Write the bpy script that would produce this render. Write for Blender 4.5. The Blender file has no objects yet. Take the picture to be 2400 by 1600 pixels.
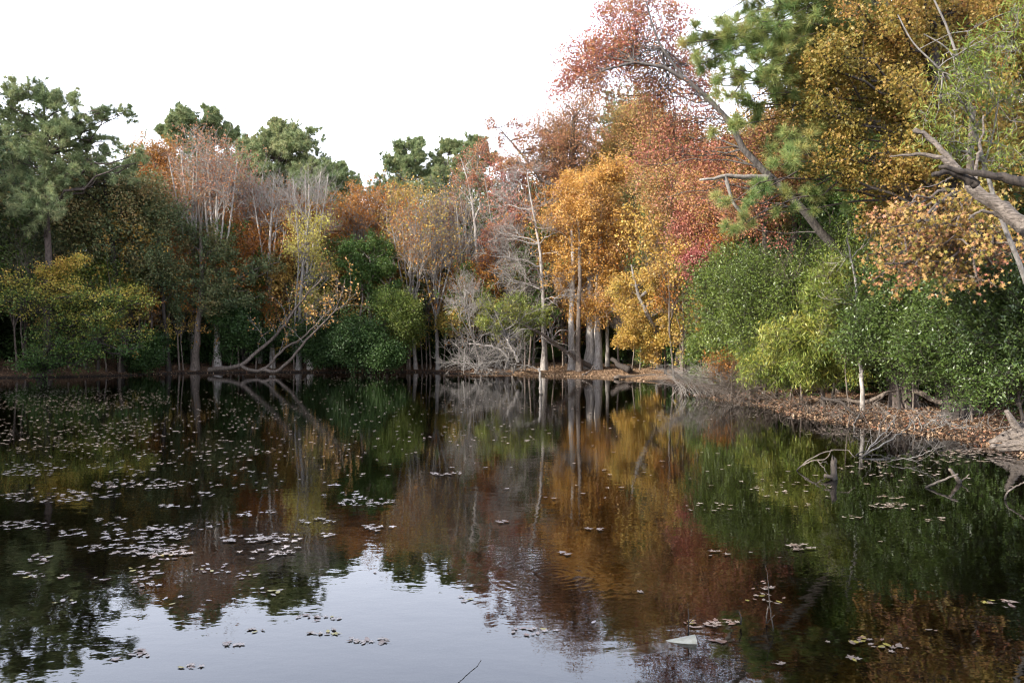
import bpy, math
import numpy as np
from mathutils import Vector
R = math.radians
C = bpy.context.scene.collection
sc = bpy.context.scene

# ------------------------------------------------------------------ camera
F, H = 1867.0, 2.2            # focal length in photo pixels (2400 wide), eye height above water
cam = bpy.data.cameras.new('camera'); camo = bpy.data.objects.new('camera', cam); C.objects.link(camo)
cam.sensor_width = 36; cam.lens = 36 * F / 2400; cam.clip_end = 3000; cam.clip_start = 0.1
camo.location = (0, 0, H); camo.rotation_euler = (R(90), 0, 0)
sc.camera = camo
sc.render.resolution_x = 1024; sc.render.resolution_y = 682
# ------------------------------------------------------------------ world + sun
SUN_EL = 26.0
SUN_DIR = Vector((-0.87, -0.49, 0)).normalized()      # horizontal direction towards the sun
w = bpy.data.worlds.new('World'); sc.world = w; w.use_nodes = True
nt = w.node_tree; nt.nodes.clear()
out = nt.nodes.new('ShaderNodeOutputWorld'); bg = nt.nodes.new('ShaderNodeBackground')
sky = nt.nodes.new('ShaderNodeTexSky'); sky.sky_type = 'NISHITA'; sky.sun_disc = False
sky.sun_elevation = R(SUN_EL); sky.sun_rotation = math.atan2(SUN_DIR.x, SUN_DIR.y)
sky.air_density = 1.0; sky.dust_density = 2.5; sky.ozone_density = 1.0
# thin bright cloud veil, brighter towards the horizon
tc = nt.nodes.new('ShaderNodeTexCoord'); sep = nt.nodes.new('ShaderNodeSeparateXYZ')
ramp = nt.nodes.new('ShaderNodeValToRGB')
ramp.color_ramp.elements[0].position = 0.0; ramp.color_ramp.elements[0].color = (1, 1, 1, 1)
ramp.color_ramp.elements[1].position = 0.62; ramp.color_ramp.elements[1].color = (0.07, 0.085, 0.12, 1)
e = ramp.color_ramp.elements.new(0.40); e.color = (0.82, 0.89, 1.08, 1)
sc_n = nt.nodes.new('ShaderNodeVectorMath'); sc_n.operation = 'SCALE'; sc_n.inputs[3].default_value = 25.5
mixs = nt.nodes.new('ShaderNodeMixRGB'); mixs.inputs[0].default_value = 0.85
nt.links.new(tc.outputs['Generated'], sep.inputs[0]); nt.links.new(sep.outputs['Z'], ramp.inputs[0])
nt.links.new(ramp.outputs[0], sc_n.inputs[0])
nt.links.new(sky.outputs[0], mixs.inputs[1]); nt.links.new(sc_n.outputs[0], mixs.inputs[2])
nt.links.new(mixs.outputs[0], bg.inputs[0]); bg.inputs[1].default_value = 0.10
nt.links.new(bg.outputs[0], out.inputs[0])
sl = bpy.data.lights.new('sun', 'SUN'); sl.energy = 5.0; sl.angle = R(0.6); sl.color = (1.0, 0.93, 0.82)
so = bpy.data.objects.new('sun', sl); C.objects.link(so)
sd = Vector((SUN_DIR.x * math.cos(R(SUN_EL)), SUN_DIR.y * math.cos(R(SUN_EL)), math.sin(R(SUN_EL))))
so.rotation_euler = sd.to_track_quat('Z', 'Y').to_euler()
sc.view_settings.view_transform = 'Standard'; sc.view_settings.look = 'None'
sc.view_settings.exposure = 0.80; sc.view_settings.gamma = 1.0
sc.cycles.filter_width = 1.1; sc.cycles.max_bounces = 6; sc.cycles.transparent_max_bounces = 8
sc.cycles.diffuse_bounces = 3; sc.cycles.glossy_bounces = 3

# ------------------------------------------------------------------ placement
def P(px, py, D): return np.array([(px - 1200) / F * D, D, H - (py - 800) / F * D])
def wD(py, z=0.0): return F * (H - z) / (py - 800)
def W(px, py, z=0.0):
    return P(px, py, wD(py, z))

# ------------------------------------------------------------------ materials
def newmat(name):
    m = bpy.data.materials.new(name); m.use_nodes = True
    n = m.node_tree; n.nodes.clear(); return m, n
def ramp_node(n, cols, interp='LINEAR'):
    r = n.nodes.new('ShaderNodeValToRGB'); r.color_ramp.interpolation = interp
    el = r.color_ramp.elements
    for i, c in enumerate(cols):
        p = i / (len(cols) - 1)
        if i == 0: e = el[0]; e.position = 0
        elif i == len(cols) - 1: e = el[-1]; e.position = 1
        else: e = el.new(p)
        e.color = (*c, 1)
    return r
def leafmat(name, cols, rough=0.5, trans=0.24, spec=0.4):
    m, n = newmat(name)
    a = n.nodes.new('ShaderNodeAttribute'); a.attribute_name = 'tint'
    r = ramp_node(n, cols); n.links.new(a.outputs['Fac'], r.inputs[0])
    p = n.nodes.new('ShaderNodeBsdfPrincipled'); p.inputs['Roughness'].default_value = rough
    p.inputs['Specular IOR Level'].default_value = spec
    t = n.nodes.new('ShaderNodeBsdfTranslucent'); mx = n.nodes.new('ShaderNodeMixShader')
    o = n.nodes.new('ShaderNodeOutputMaterial'); mx.inputs[0].default_value = trans
    n.links.new(r.outputs[0], p.inputs['Base Color']); n.links.new(r.outputs[0], t.inputs[0])
    n.links.new(p.outputs[0], mx.inputs[1]); n.links.new(t.outputs[0], mx.inputs[2])
    n.links.new(mx.outputs[0], o.inputs[0]); return m
def barkmat(name, c1, c2, scale=9.0, rough=0.85, bump=0.5, st=(1, 1, 0.3)):
    m, n = newmat(name)
    g = n.nodes.new('ShaderNodeNewGeometry'); mp = n.nodes.new('ShaderNodeMapping')
    mp.inputs['Scale'].default_value = st
    no = n.nodes.new('ShaderNodeTexNoise'); no.inputs['Scale'].default_value = scale; no.inputs['Detail'].default_value = 6
    no.inputs['Roughness'].default_value = 0.75
    cr = ramp_node(n, [c1, c1, c2, c2]); cr.color_ramp.elements[1].position = 0.38; cr.color_ramp.elements[2].position = 0.62
    p = n.nodes.new('ShaderNodeBsdfPrincipled'); p.inputs['Roughness'].default_value = rough
    b = n.nodes.new('ShaderNodeBump'); b.inputs['Strength'].default_value = bump; b.inputs['Distance'].default_value = 0.03
    o = n.nodes.new('ShaderNodeOutputMaterial')
    n.links.new(g.outputs['Position'], mp.inputs[0]); n.links.new(mp.outputs[0], no.inputs['Vector'])
    n.links.new(no.outputs['Fac'], cr.inputs[0])
    sz = n.nodes.new('ShaderNodeSeparateXYZ'); wr = n.nodes.new('ShaderNodeMapRange'); wr.inputs[1].default_value = 0.03; wr.inputs[2].default_value = 0.11   # wet dark foot at the water
    wm = n.nodes.new('ShaderNodeMixRGB'); wm.inputs[1].default_value = (c1[0] * .3, c1[1] * .3, c1[2] * .3, 1); n.links.new(g.outputs['Position'], sz.inputs[0]); n.links.new(sz.outputs['Z'], wr.inputs[0])
    n.links.new(wr.outputs[0], wm.inputs[0]); n.links.new(cr.outputs[0], wm.inputs[2]); n.links.new(wm.outputs[0], p.inputs['Base Color'])
    n.links.new(no.outputs['Fac'], b.inputs['Height']); n.links.new(b.outputs[0], p.inputs['Normal'])
    n.links.new(p.outputs[0], o.inputs[0]); return m

B = dict(
    pine=barkmat('pine_bark', (0.045, 0.033, 0.028), (0.13, 0.10, 0.085)),
    grey=barkmat('grey_bark', (0.12, 0.105, 0.092), (0.30, 0.275, 0.25), 12),
    pale=barkmat('pale_bark', (0.20, 0.175, 0.155), (0.45, 0.41, 0.37), 10),
    dark=barkmat('dark_wet_bark', (0.018, 0.014, 0.012), (0.07, 0.055, 0.045), 14),
    brown=barkmat('brown_bark', (0.07, 0.052, 0.04), (0.20, 0.16, 0.13), 12),
    slate=barkmat('slate_bark', (0.035, 0.03, 0.027), (0.15, 0.13, 0.115), 14),
    drift=barkmat('driftwood', (0.07, 0.055, 0.045), (0.26, 0.215, 0.18), 9, bump=1.0, st=(.5, 2.5, 3.5)),
)
L = dict(
    orange=leafmat('orange_leaves', [(0.24, 0.17, 0.05), (0.48, 0.24, 0.05), (0.58, 0.31, 0.07), (0.60, 0.37, 0.10), (0.50, 0.23, 0.10), (0.60, 0.43, 0.15)]),
    yorange=leafmat('gold_leaves', [(0.13, 0.16, 0.04), (0.32, 0.26, 0.06), (0.52, 0.35, 0.07), (0.56, 0.33, 0.09), (0.58, 0.46, 0.15)]),
    red=leafmat('red_leaves', [(0.24, 0.07, 0.06), (0.40, 0.12, 0.09), (0.44, 0.20, 0.13), (0.52, 0.25, 0.08), (0.30, 0.24, 0.07), (0.54, 0.36, 0.13)]),
    crimson=leafmat('crimson_leaves', [(0.22, 0.06, 0.06), (0.38, 0.10, 0.09), (0.42, 0.18, 0.14), (0.46, 0.22, 0.09), (0.26, 0.20, 0.07)]),
    pinkbrown=leafmat('pink_brown_leaves', [(0.26, 0.09, 0.05), (0.38, 0.16, 0.09), (0.42, 0.22, 0.10), (0.36, 0.26, 0.09)]),
    rust=leafmat('rust_leaves', [(0.20, 0.07, 0.02), (0.38, 0.14, 0.025), (0.42, 0.20, 0.04), (0.30, 0.22, 0.05)]),
    olive=leafmat('olive_oak_leaves', [(0.06, 0.095, 0.04), (0.10, 0.14, 0.055), (0.17, 0.18, 0.07), (0.28, 0.21, 0.08), (0.34, 0.19, 0.08)]),
    beech=leafmat('beech_leaves', [(0.06, 0.12, 0.025), (0.17, 0.22, 0.04), (0.42, 0.35, 0.06), (0.62, 0.40, 0.08), (0.60, 0.30, 0.09)]),
    yellow=leafmat('yellow_leaves', [(0.24, 0.24, 0.05), (0.42, 0.37, 0.07), (0.54, 0.46, 0.11), (0.46, 0.30, 0.08)]),
    sgum=leafmat('olive_gold_leaves', [(0.10, 0.12, 0.03), (0.20, 0.18, 0.04), (0.32, 0.23, 0.05), (0.42, 0.25, 0.07), (0.40, 0.16, 0.08)], trans=0.35),
    sgum2=leafmat('peach_gold_leaves', [(0.12, 0.16, 0.035), (0.28, 0.24, 0.05), (0.42, 0.26, 0.08), (0.46, 0.22, 0.12), (0.42, 0.13, 0.11)]),
    myrtle=leafmat('glossy_green_leaves', [(0.04, 0.07, 0.011), (0.095, 0.145, 0.022), (0.16, 0.21, 0.035), (0.26, 0.29, 0.06)], rough=0.4, trans=0.14, spec=0.6),
    dgreen=leafmat('dark_green_leaves', [(0.02, 0.042, 0.012), (0.035, 0.07, 0.018), (0.06, 0.105, 0.025)], rough=0.5, trans=0.12, spec=0.3),
    mgreen=leafmat('mid_green_leaves', [(0.04, 0.09, 0.02), (0.09, 0.15, 0.03), (0.17, 0.20, 0.04)], trans=0.3),
    myrtle2=leafmat('dark_glossy_leaves', [(0.025, 0.05, 0.01), (0.055, 0.095, 0.018), (0.10, 0.15, 0.03), (0.15, 0.19, 0.04)], rough=0.4, trans=0.1, spec=0.6),
    willow=leafmat('willow_leaves', [(0.07, 0.12, 0.02), (0.14, 0.20, 0.035), (0.24, 0.27, 0.05), (0.42, 0.36, 0.07)], rough=0.42, trans=0.22),
    pine=leafmat('pine_needles', [(0.08, 0.125, 0.06), (0.17, 0.23, 0.10), (0.30, 0.35, 0.16), (0.48, 0.44, 0.22)], rough=0.5, trans=0.25),
    pine2=leafmat('warm_pine_needles', [(0.09, 0.18, 0.06), (0.20, 0.29, 0.09), (0.36, 0.38, 0.12), (0.52, 0.38, 0.13)], rough=0.5, trans=0.25),
    litter=leafmat('litter_leaves', [(0.04, 0.025, 0.018), (0.13, 0.075, 0.045), (0.24, 0.15, 0.09), (0.50, 0.35, 0.22), (0.32, 0.11, 0.06)], rough=0.5, trans=0.05),
    fpale=leafmat('pale_floating_leaves', [(0.24, 0.16, 0.12), (0.40, 0.30, 0.24), (0.54, 0.43, 0.36)], rough=0.3, trans=0.0, spec=0.9),
    fyellow=leafmat('yellow_floating_leaves', [(0.45, 0.36, 0.07), (0.55, 0.45, 0.10)], rough=0.35, trans=0.0, spec=0.6),
    fbrown=leafmat('brown_floating_leaves', [(0.22, 0.11, 0.07), (0.34, 0.20, 0.15)], rough=0.33, trans=0.0, spec=0.8),
)

# ------------------------------------------------------------------ mesh collector
class Geo:
    def __init__(s): s.v = []; s.f = []; s.t = []; s.n = 0
    def add(s, v, f, tint=None):
        s.v.append(v.reshape(-1, 3)); s.f.append(f + s.n); s.n += v.reshape(-1, 3).shape[0]
        s.t.append(np.full(len(f), 0.5) if tint is None else tint)
    def build(s, name, mat, parent=None, origin=(0, 0, 0), tint=True):
        if not s.v: return None
        me = bpy.data.meshes.new(name)
        v = np.concatenate(s.v) - np.array(origin)
        me.vertices.add(len(v)); me.vertices.foreach_set('co', v.astype(np.float32).ravel())
        li = np.concatenate([f.ravel() for f in s.f]).astype(np.int32)
        cnt = np.concatenate([np.full(len(f), f.shape[1]) for f in s.f]).astype(np.int32)
        st = np.concatenate([[0], np.cumsum(cnt)[:-1]]).astype(np.int32)
        me.loops.add(len(li)); me.loops.foreach_set('vertex_index', li)
        me.polygons.add(len(cnt)); me.polygons.foreach_set('loop_start', st)
        try: me.polygons.foreach_set('loop_total', cnt)
        except Exception: pass
        me.update(calc_edges=True)
        if tint:
            a = me.attributes.new('tint', 'FLOAT', 'FACE'); a.data.foreach_set('value', np.concatenate(s.t).astype(np.float32))
        me.materials.append(mat)
        o = bpy.data.objects.new(name, me); C.objects.link(o)
        if parent: o.parent = parent
        else: o.location = origin
        return o
def tag(o, label=None, cat=None, group=None, kind=None):
    if label: o['label'] = label
    if cat: o['category'] = cat
    if group: o['group'] = group
    if kind: o['kind'] = kind
    return o
def empty(name, loc, label, cat, group=None):
    o = bpy.data.objects.new(name, None); C.objects.link(o); o.location = loc; o.empty_display_size = 0.3
    return tag(o, label, cat, group)
def nrm(a): return a / (np.linalg.norm(a, axis=-1, keepdims=True) + 1e-9)

def tubes(geo, Pp, Rr, k=4, cap=False, ridge=0.0, rs=0):
    """Pp (T,n,3), Rr (T,n): T tubes of n rings"""
    T, n, _ = Pp.shape
    tg = nrm(np.gradient(Pp, axis=1))
    main = nrm(Pp[:, -1] - Pp[:, 0])
    ref = np.where(np.abs(main[:, 2:3]) < 0.75, np.array([[0, 0, 1.0]]), np.array([[0.8, 0.6, 0.0]]))[:, None, :]
    u = nrm(np.cross(tg, ref)); v = np.cross(tg, u)
    a = np.arange(k) / k * 2 * np.pi
    if ridge: RG = np.random.default_rng(rs + k); Rr = Rr[:, :, None] * (1 + ridge * RG.normal(size=(T, 1, k)) + ridge * .35 * RG.normal(size=(T, n, k)))
    else: Rr = Rr[:, :, None]
    ring = Pp[:, :, None, :] + Rr[..., None] * (np.cos(a)[:, None] * u[:, :, None, :] + np.sin(a)[:, None] * v[:, :, None, :])
    idx = np.arange(T * n * k).reshape(T, n, k)
    a0 = idx[:, :-1]; a1 = idx[:, 1:]
    f = np.stack([a0, np.roll(a0, -1, 2), np.roll(a1, -1, 2), a1], -1).reshape(-1, 4)
    geo.add(ring.reshape(-1, 3), f)
    if cap:
        off = geo.n - T * n * k
        for e in (idx[:, 0][:, ::-1], idx[:, -1]):
            geo.f.append(e + off); geo.t.append(np.full(T, 0.5)); 
def smooth_path(pts, n=16):
    pts = np.asarray(pts, float); m = len(pts)
    if m == 2:
        t = np.linspace(0, 1, n)[:, None]; return pts[0] * (1 - t) + pts[1] * t
    d = np.concatenate([[0], np.cumsum(np.linalg.norm(np.diff(pts, axis=0), axis=1))])
    t = np.linspace(0, d[-1], n); tg = np.gradient(pts, d, axis=0)
    i = np.clip(np.searchsorted(d, t, 'right') - 1, 0, m - 2); h = d[i + 1] - d[i]; s = ((t - d[i]) / h)[:, None]; h = h[:, None]
    return (2*s**3-3*s**2+1)*pts[i] + (s**3-2*s**2+s)*h*tg[i] + (-2*s**3+3*s**2)*pts[i+1] + (s**3-s**2)*h*tg[i+1]
def pick(Pp, t):
    """Pp (T,n,3), t (T,c) -> positions and tangents (T*c,3)"""
    T, n = Pp.shape[:2]; x = t * (n - 1); i = np.clip(x.astype(int), 0, n - 2); s = (x - i)[..., None]
    r = np.arange(T)[:, None]
    return (Pp[r, i] * (1 - s) + Pp[r, i + 1] * s).reshape(-1, 3), nrm(Pp[r, i + 1] - Pp[r, i]).reshape(-1, 3)
def grow(rng, Pp, Rr, c, t0, t1, Ln, ang, up, wig, n, rr=0.55, flat=0.0, rmin=0.004):
    T = Pp.shape[0]; t = rng.uniform(t0, t1, (T, c)); t[:, 0] = min(t1, 1.0)
    s, tg = pick(Pp, t)
    rad = np.repeat(Rr, c, 0)[np.arange(T * c), np.clip((t.ravel() * (Rr.shape[1] - 1)).astype(int), 0, Rr.shape[1] - 1)]
    q = rng.normal(size=s.shape); q[:, 2] *= (1 - flat)
    q -= (q * tg).sum(1, keepdims=True) * tg; q = nrm(q)
    a = R(ang) * rng.uniform(0.5, 1.3, len(s))[:, None]
    d = nrm(np.cos(a) * tg + np.sin(a) * q)
    ln = (np.repeat(Ln, c) if np.ndim(Ln) else Ln) * rng.uniform(0.35, 1.0, len(s)) ** 1.0 * np.where(rng.uniform(0, 1, len(s)) < .18, 1.75, 1.15) * (1.1 - 0.35 * t.ravel())
    out = np.empty((len(s), n, 3)); out[:, 0] = s; st = (ln / (n - 1))[:, None]
    for j in range(1, n):
        d = nrm(d + np.array([0, 0, up]) / (n - 1) + rng.normal(size=d.shape) * wig)
        out[:, j] = out[:, j - 1] + d * st
    r0 = np.maximum(rad * rr, rmin)
    Ro = r0[:, None] * np.linspace(1, 0.4, n)[None]
    return out, np.maximum(Ro, rmin * 0.6), ln

STAR = np.array([(math.sin(i * math.pi / 5) * (0.5 if i % 2 == 0 else 0.2), math.cos(i * math.pi / 5) * (0.5 if i % 2 == 0 else 0.2), 0.03 * (i % 3)) for i in range(10)])
OVAL = np.array([(0, -.5, 0), (.36, -0.05, .06), (0, .5, 0), (-.36, -0.05, .06)])
NARROW = np.array([(0, -.55, 0), (.19, -0.05, .05), (0, .55, -.03), (-.19, -0.05, .05)])
LANCE = np.array([(0, -.5, 0), (.085, -.08, .02), (0.02, .5, -.06), (-.085, -.08, .02)])
def leaves(geo, rng, pos, size, tmpl, tint, up=0.5, direc=None, dj=0.6):
    n = len(pos); nn = nrm(rng.normal(size=(n, 3)) + np.array([0, 0, up]))
    if direc is None: q = rng.normal(size=(n, 3))
    else: q = direc + rng.normal(size=(n, 3)) * dj
    v = nrm(q - (q * nn).sum(1, keepdims=True) * nn) if direc is None else nrm(q)
    if direc is not None: nn = nrm(nn - (nn * v).sum(1, keepdims=True) * v)
    u = np.cross(v, nn)
    s = (size * rng.uniform(0.6, 1.3, n))[:, None, None]
    V = pos[:, None] + s * (tmpl[None, :, 0:1] * u[:, None] + tmpl[None, :, 1:2] * v[:, None] + tmpl[None, :, 2:3] * nn[:, None])
    k = len(tmpl)
    geo.add(V.reshape(-1, 3), np.arange(n * k).reshape(n, k), tint)
def tufts(geo, rng, pos, direc, nb, ln, wd, tint, spread=0.9):
    """needle bursts: nb thin triangular needles from every pos"""
    n = len(pos); p = np.repeat(pos, nb, 0); d = np.repeat(direc, nb, 0)
    d = nrm(d + rng.normal(size=d.shape) * spread + np.array([0, 0, 0.25])); p = p + np.repeat(direc, nb, 0) * rng.uniform(-0.35, 0.15, (n * nb, 1)) * ln
    s = nrm(np.cross(d, rng.normal(size=d.shape))) * wd / 2
    l = (ln * rng.uniform(0.65, 1.15, n * nb))[:, None]
    V = np.stack([p - s, p + s, p + d * l + np.array([0, 0, -0.12]) * l], 1)
    geo.add(V.reshape(-1, 3), np.arange(n * nb * 3).reshape(-1, 3), np.clip(np.repeat(tint, nb) + rng.normal(size=n * nb) * 0.1, 0, 1))

# ------------------------------------------------------------------ terrain height
SH = [(-140, 893), (0, 886), (150, 884), (300, 880), (400, 876), (470, 874), (600, 873), (760, 873), (900, 873), (980, 872), (1060, 876), (1200, 876), (1260, 880),
      (1400, 883), (1460, 887), (1530, 895), (1570, 905), (1640, 922), (1700, 936), (1760, 944), (1830, 956), (1900, 974), (1980, 990), (2100, 1004), (2250, 1026),
      (2330, 1042), (2420, 1066)]
pond = [W(*p)[:2] for p in SH] + [(11.3, 12.0), (12.0, 8.0), (11.0, 4.5), (6, 3.2), (-6, 3.0), (-20, 4), (-33, 9), (-40, 20), (-39, 36)]
pond = np.array([tuple(p) for p in pond])
def sdist(xy):
    a = pond; b = np.roll(pond, -1, 0); best = np.full(len(xy), 1e9); ins = np.zeros(len(xy), bool)
    for p, q in zip(a, b):
        e = q - p; w_ = xy - p; t = np.clip((w_ @ e) / (e @ e), 0, 1)
        best = np.minimum(best, np.linalg.norm(w_ - t[:, None] * e, axis=1))
        c = (p[1] > xy[:, 1]) != (q[1] > xy[:, 1])
        xi = (q[0] - p[0]) * (xy[:, 1] - p[1]) / (q[1] - p[1] + 1e-12) + p[0]
        ins ^= c & (xy[:, 0] < xi)
    return np.where(ins, -best, best)
def zg(xy):
    xy = np.atleast_2d(np.asarray(xy, float))[:, :2]; d = sdist(xy)
    x, y = xy[:, 0], xy[:, 1]
    nz = 0.5 * np.sin(x * 0.9 + 1.3 * np.sin(y * 0.5)) + 0.35 * np.sin(y * 1.3 + x * 0.4) + 0.25 * np.sin(x * 2.7 - y * 2.1)
    left = np.clip((8 - x) / 14, 0, 1)
    top = np.where(d > 0, 0.05 * np.minimum(d, 12) + left * 0.075 * np.minimum(d, 14) + 0.012 * np.clip(d - 12, 0, 120) + 0.13 * np.clip(d - 14, 0, 26) * (y > 30) + 0.06 * (1 - np.exp(-d / 0.4)), 0)
    top = top + np.where(d > 0, nz * 0.05 * np.minimum(d / 2, 1), 0)
    return np.where(d > 0, top, -0.03 + np.maximum(d, -3) * 0.35)
def axis(lo, hi, f0, f1, step, growr=1.25):
    mid = list(np.arange(f0, f1, step)); a = []; s = step; x = f0
    while x > lo: s *= growr; x -= s; a.append(x)
    b = []; s = step; x = mid[-1]
    while x < hi: s *= growr; x += s; b.append(x)
    return np.array(a[::-1] + mid + b)
gx = axis(-900, 900, -42, 26, 0.42); gy = axis(-300, 1500, 2, 80, 0.42)
X, Y = np.meshgrid(gx, gy, indexing='ij'); XY = np.stack([X.ravel(), Y.ravel()], 1)
Z = zg(XY)
g = Geo(); i = np.arange(len(XY)).reshape(len(gx), len(gy))
g.add(np.column_stack([XY, Z]), np.stack([i[:-1, :-1], i[1:, :-1], i[1:, 1:], i[:-1, 1:]], -1).reshape(-1, 4))
m, n = newmat('leaf_strewn_soil')
ge = n.nodes.new('ShaderNodeNewGeometry'); vo = n.nodes.new('ShaderNodeTexVoronoi'); vo.inputs['Scale'].default_value = 11
vo2 = n.nodes.new('ShaderNodeTexNoise'); vo2.inputs['Scale'].default_value = 1.3; vo2.inputs['Detail'].default_value = 6
cr = ramp_node(n, [(0.035, 0.02, 0.012), (0.10, 0.05, 0.025), (0.19, 0.10, 0.05), (0.30, 0.17, 0.085)])
sepc = n.nodes.new('ShaderNodeSeparateColor'); p = n.nodes.new('ShaderNodeBsdfPrincipled'); p.inputs['Roughness'].default_value = 0.8
bm = n.nodes.new('ShaderNodeBump'); bm.inputs['Strength'].default_value = 0.8; bm.inputs['Distance'].default_value = 0.05
ml = n.nodes.new('ShaderNodeMath'); ml.operation = 'MULTIPLY'; o = n.nodes.new('ShaderNodeOutputMaterial')
wet = n.nodes.new('ShaderNodeSeparateXYZ'); mr = n.nodes.new('ShaderNodeMapRange'); mr.inputs[1].default_value = 0.03; mr.inputs[2].default_value = 0.16
mc = n.nodes.new('ShaderNodeMixRGB'); mc.inputs[1].default_value = (0.022, 0.016, 0.012, 1)
n.links.new(ge.outputs['Position'], vo.inputs['Vector']); n.links.new(ge.outputs['Position'], vo2.inputs['Vector'])
n.links.new(vo.outputs['Color'], sepc.inputs[0]); n.links.new(sepc.outputs[0], ml.inputs[0]); n.links.new(vo2.outputs['Fac'], ml.inputs[1])
ml2 = n.nodes.new('ShaderNodeMath'); ml2.operation = 'MULTIPLY'; ml2.inputs[1].default_value = 1.7; n.links.new(ml.outputs[0], ml2.inputs[0])
n.links.new(ml2.outputs[0], cr.inputs[0]); n.links.new(ge.outputs['Position'], wet.inputs[0]); n.links.new(wet.outputs['Z'], mr.inputs[0])
n.links.new(mr.outputs[0], mc.inputs[0]); n.links.new(cr.outputs[0], mc.inputs[2]); n.links.new(mc.outputs[0], p.inputs['Base Color'])
n.links.new(vo.outputs['Distance'], bm.inputs['Height']); n.links.new(bm.outputs[0], p.inputs['Normal']); n.links.new(p.outputs[0], o.inputs[0])
tag(g.build('ground', m, tint=False), kind='structure')

# ------------------------------------------------------------------ water
m, n = newmat('pond_water')
ge = n.nodes.new('ShaderNodeNewGeometry'); mp = n.nodes.new('ShaderNodeMapping'); mp.inputs['Scale'].default_value = (0.7, 1.0, 1)
n1 = n.nodes.new('ShaderNodeTexNoise'); n1.inputs['Scale'].default_value = 4.5; n1.inputs['Detail'].default_value = 3
n2 = n.nodes.new('ShaderNodeTexNoise'); n2.inputs['Scale'].default_value = 0.35; n2.inputs['Detail'].default_value = 2
# ring ripples where something touched the surface
ce = W(1300, 1345); sub = n.nodes.new('ShaderNodeVectorMath'); sub.operation = 'SUBTRACT'; sub.inputs[1].default_value = (ce[0], ce[1], 0)
le = n.nodes.new('ShaderNodeVectorMath'); le.operation = 'LENGTH'
sn = n.nodes.new('ShaderNodeMath'); sn.operation = 'MULTIPLY'; sn.inputs[1].default_value = 70.0
si = n.nodes.new('ShaderNodeMath'); si.operation = 'SINE'
fo = n.nodes.new('ShaderNodeMapRange'); fo.inputs[1].default_value = 0.1; fo.inputs[2].default_value = 1.1; fo.inputs[3].default_value = 1.0; fo.inputs[4].default_value = 0.0
rm = n.nodes.new('ShaderNodeMath'); rm.operation = 'MULTIPLY'
rm2 = n.nodes.new('ShaderNodeMath'); rm2.operation = 'MULTIPLY'; rm2.inputs[1].default_value = 0.10
ad = n.nodes.new('ShaderNodeMath'); ad.operation = 'ADD'
bm = n.nodes.new('ShaderNodeBump'); bm.inputs['Strength'].default_value = 0.35; bm.inputs['Distance'].default_value = 0.0045
mu = n.nodes.new('ShaderNodeMath'); mu.operation = 'MULTIPLY_ADD'; mu.inputs[1].default_value = 0.5
fr = n.nodes.new('ShaderNodeFresnel'); fr.inputs[0].default_value = 1.36
gl = n.nodes.new('ShaderNodeBsdfGlossy'); gl.inputs['Roughness'].default_value = 0.0; gl.inputs['Color'].default_value = (0.97, 0.98, 1, 1)
tr = n.nodes.new('ShaderNodeBsdfTransparent'); tr.inputs[0].default_value = (0.50, 0.38, 0.17, 1)
mx = n.nodes.new('ShaderNodeMixShader'); o = n.nodes.new('ShaderNodeOutputMaterial')
L_ = n.links.new
L_(ge.outputs['Position'], mp.inputs[0]); L_(mp.outputs[0], n1.inputs['Vector']); L_(mp.outputs[0], n2.inputs['Vector'])
L_(ge.outputs['Position'], sub.inputs[0]); L_(sub.outputs[0], le.inputs[0]); L_(le.outputs['Value'], sn.inputs[0]); L_(sn.outputs[0], si.inputs[0])
L_(le.outputs['Value'], fo.inputs[0]); L_(si.outputs[0], rm.inputs[0]); L_(fo.outputs[0], rm.inputs[1]); L_(rm.outputs[0], rm2.inputs[0])
L_(n2.outputs['Fac'], mu.inputs[0]); L_(n1.outputs['Fac'], mu.inputs[2]); L_(mu.outputs[0], ad.inputs[0]); L_(rm2.outputs[0], ad.inputs[1])
L_(ad.outputs[0], bm.inputs['Height']); L_(bm.outputs[0], gl.inputs['Normal']); L_(bm.outputs[0], fr.inputs['Normal'])
L_(fr.outputs[0], mx.inputs[0]); L_(tr.outputs[0], mx.inputs[1]); L_(gl.outputs[0], mx.inputs[2]); L_(mx.outputs[0], o.inputs[0])
g = Geo(); g.add(np.array([(-60, -2, 0), (40, -2, 0), (40, 90, 0), (-60, 90, 0)], float), np.array([[0, 1, 2, 3]]))
# clip the sheet to the pond: everything outside lies beneath the banks
tag(g.build('water', m, tint=False), kind='structure')

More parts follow.
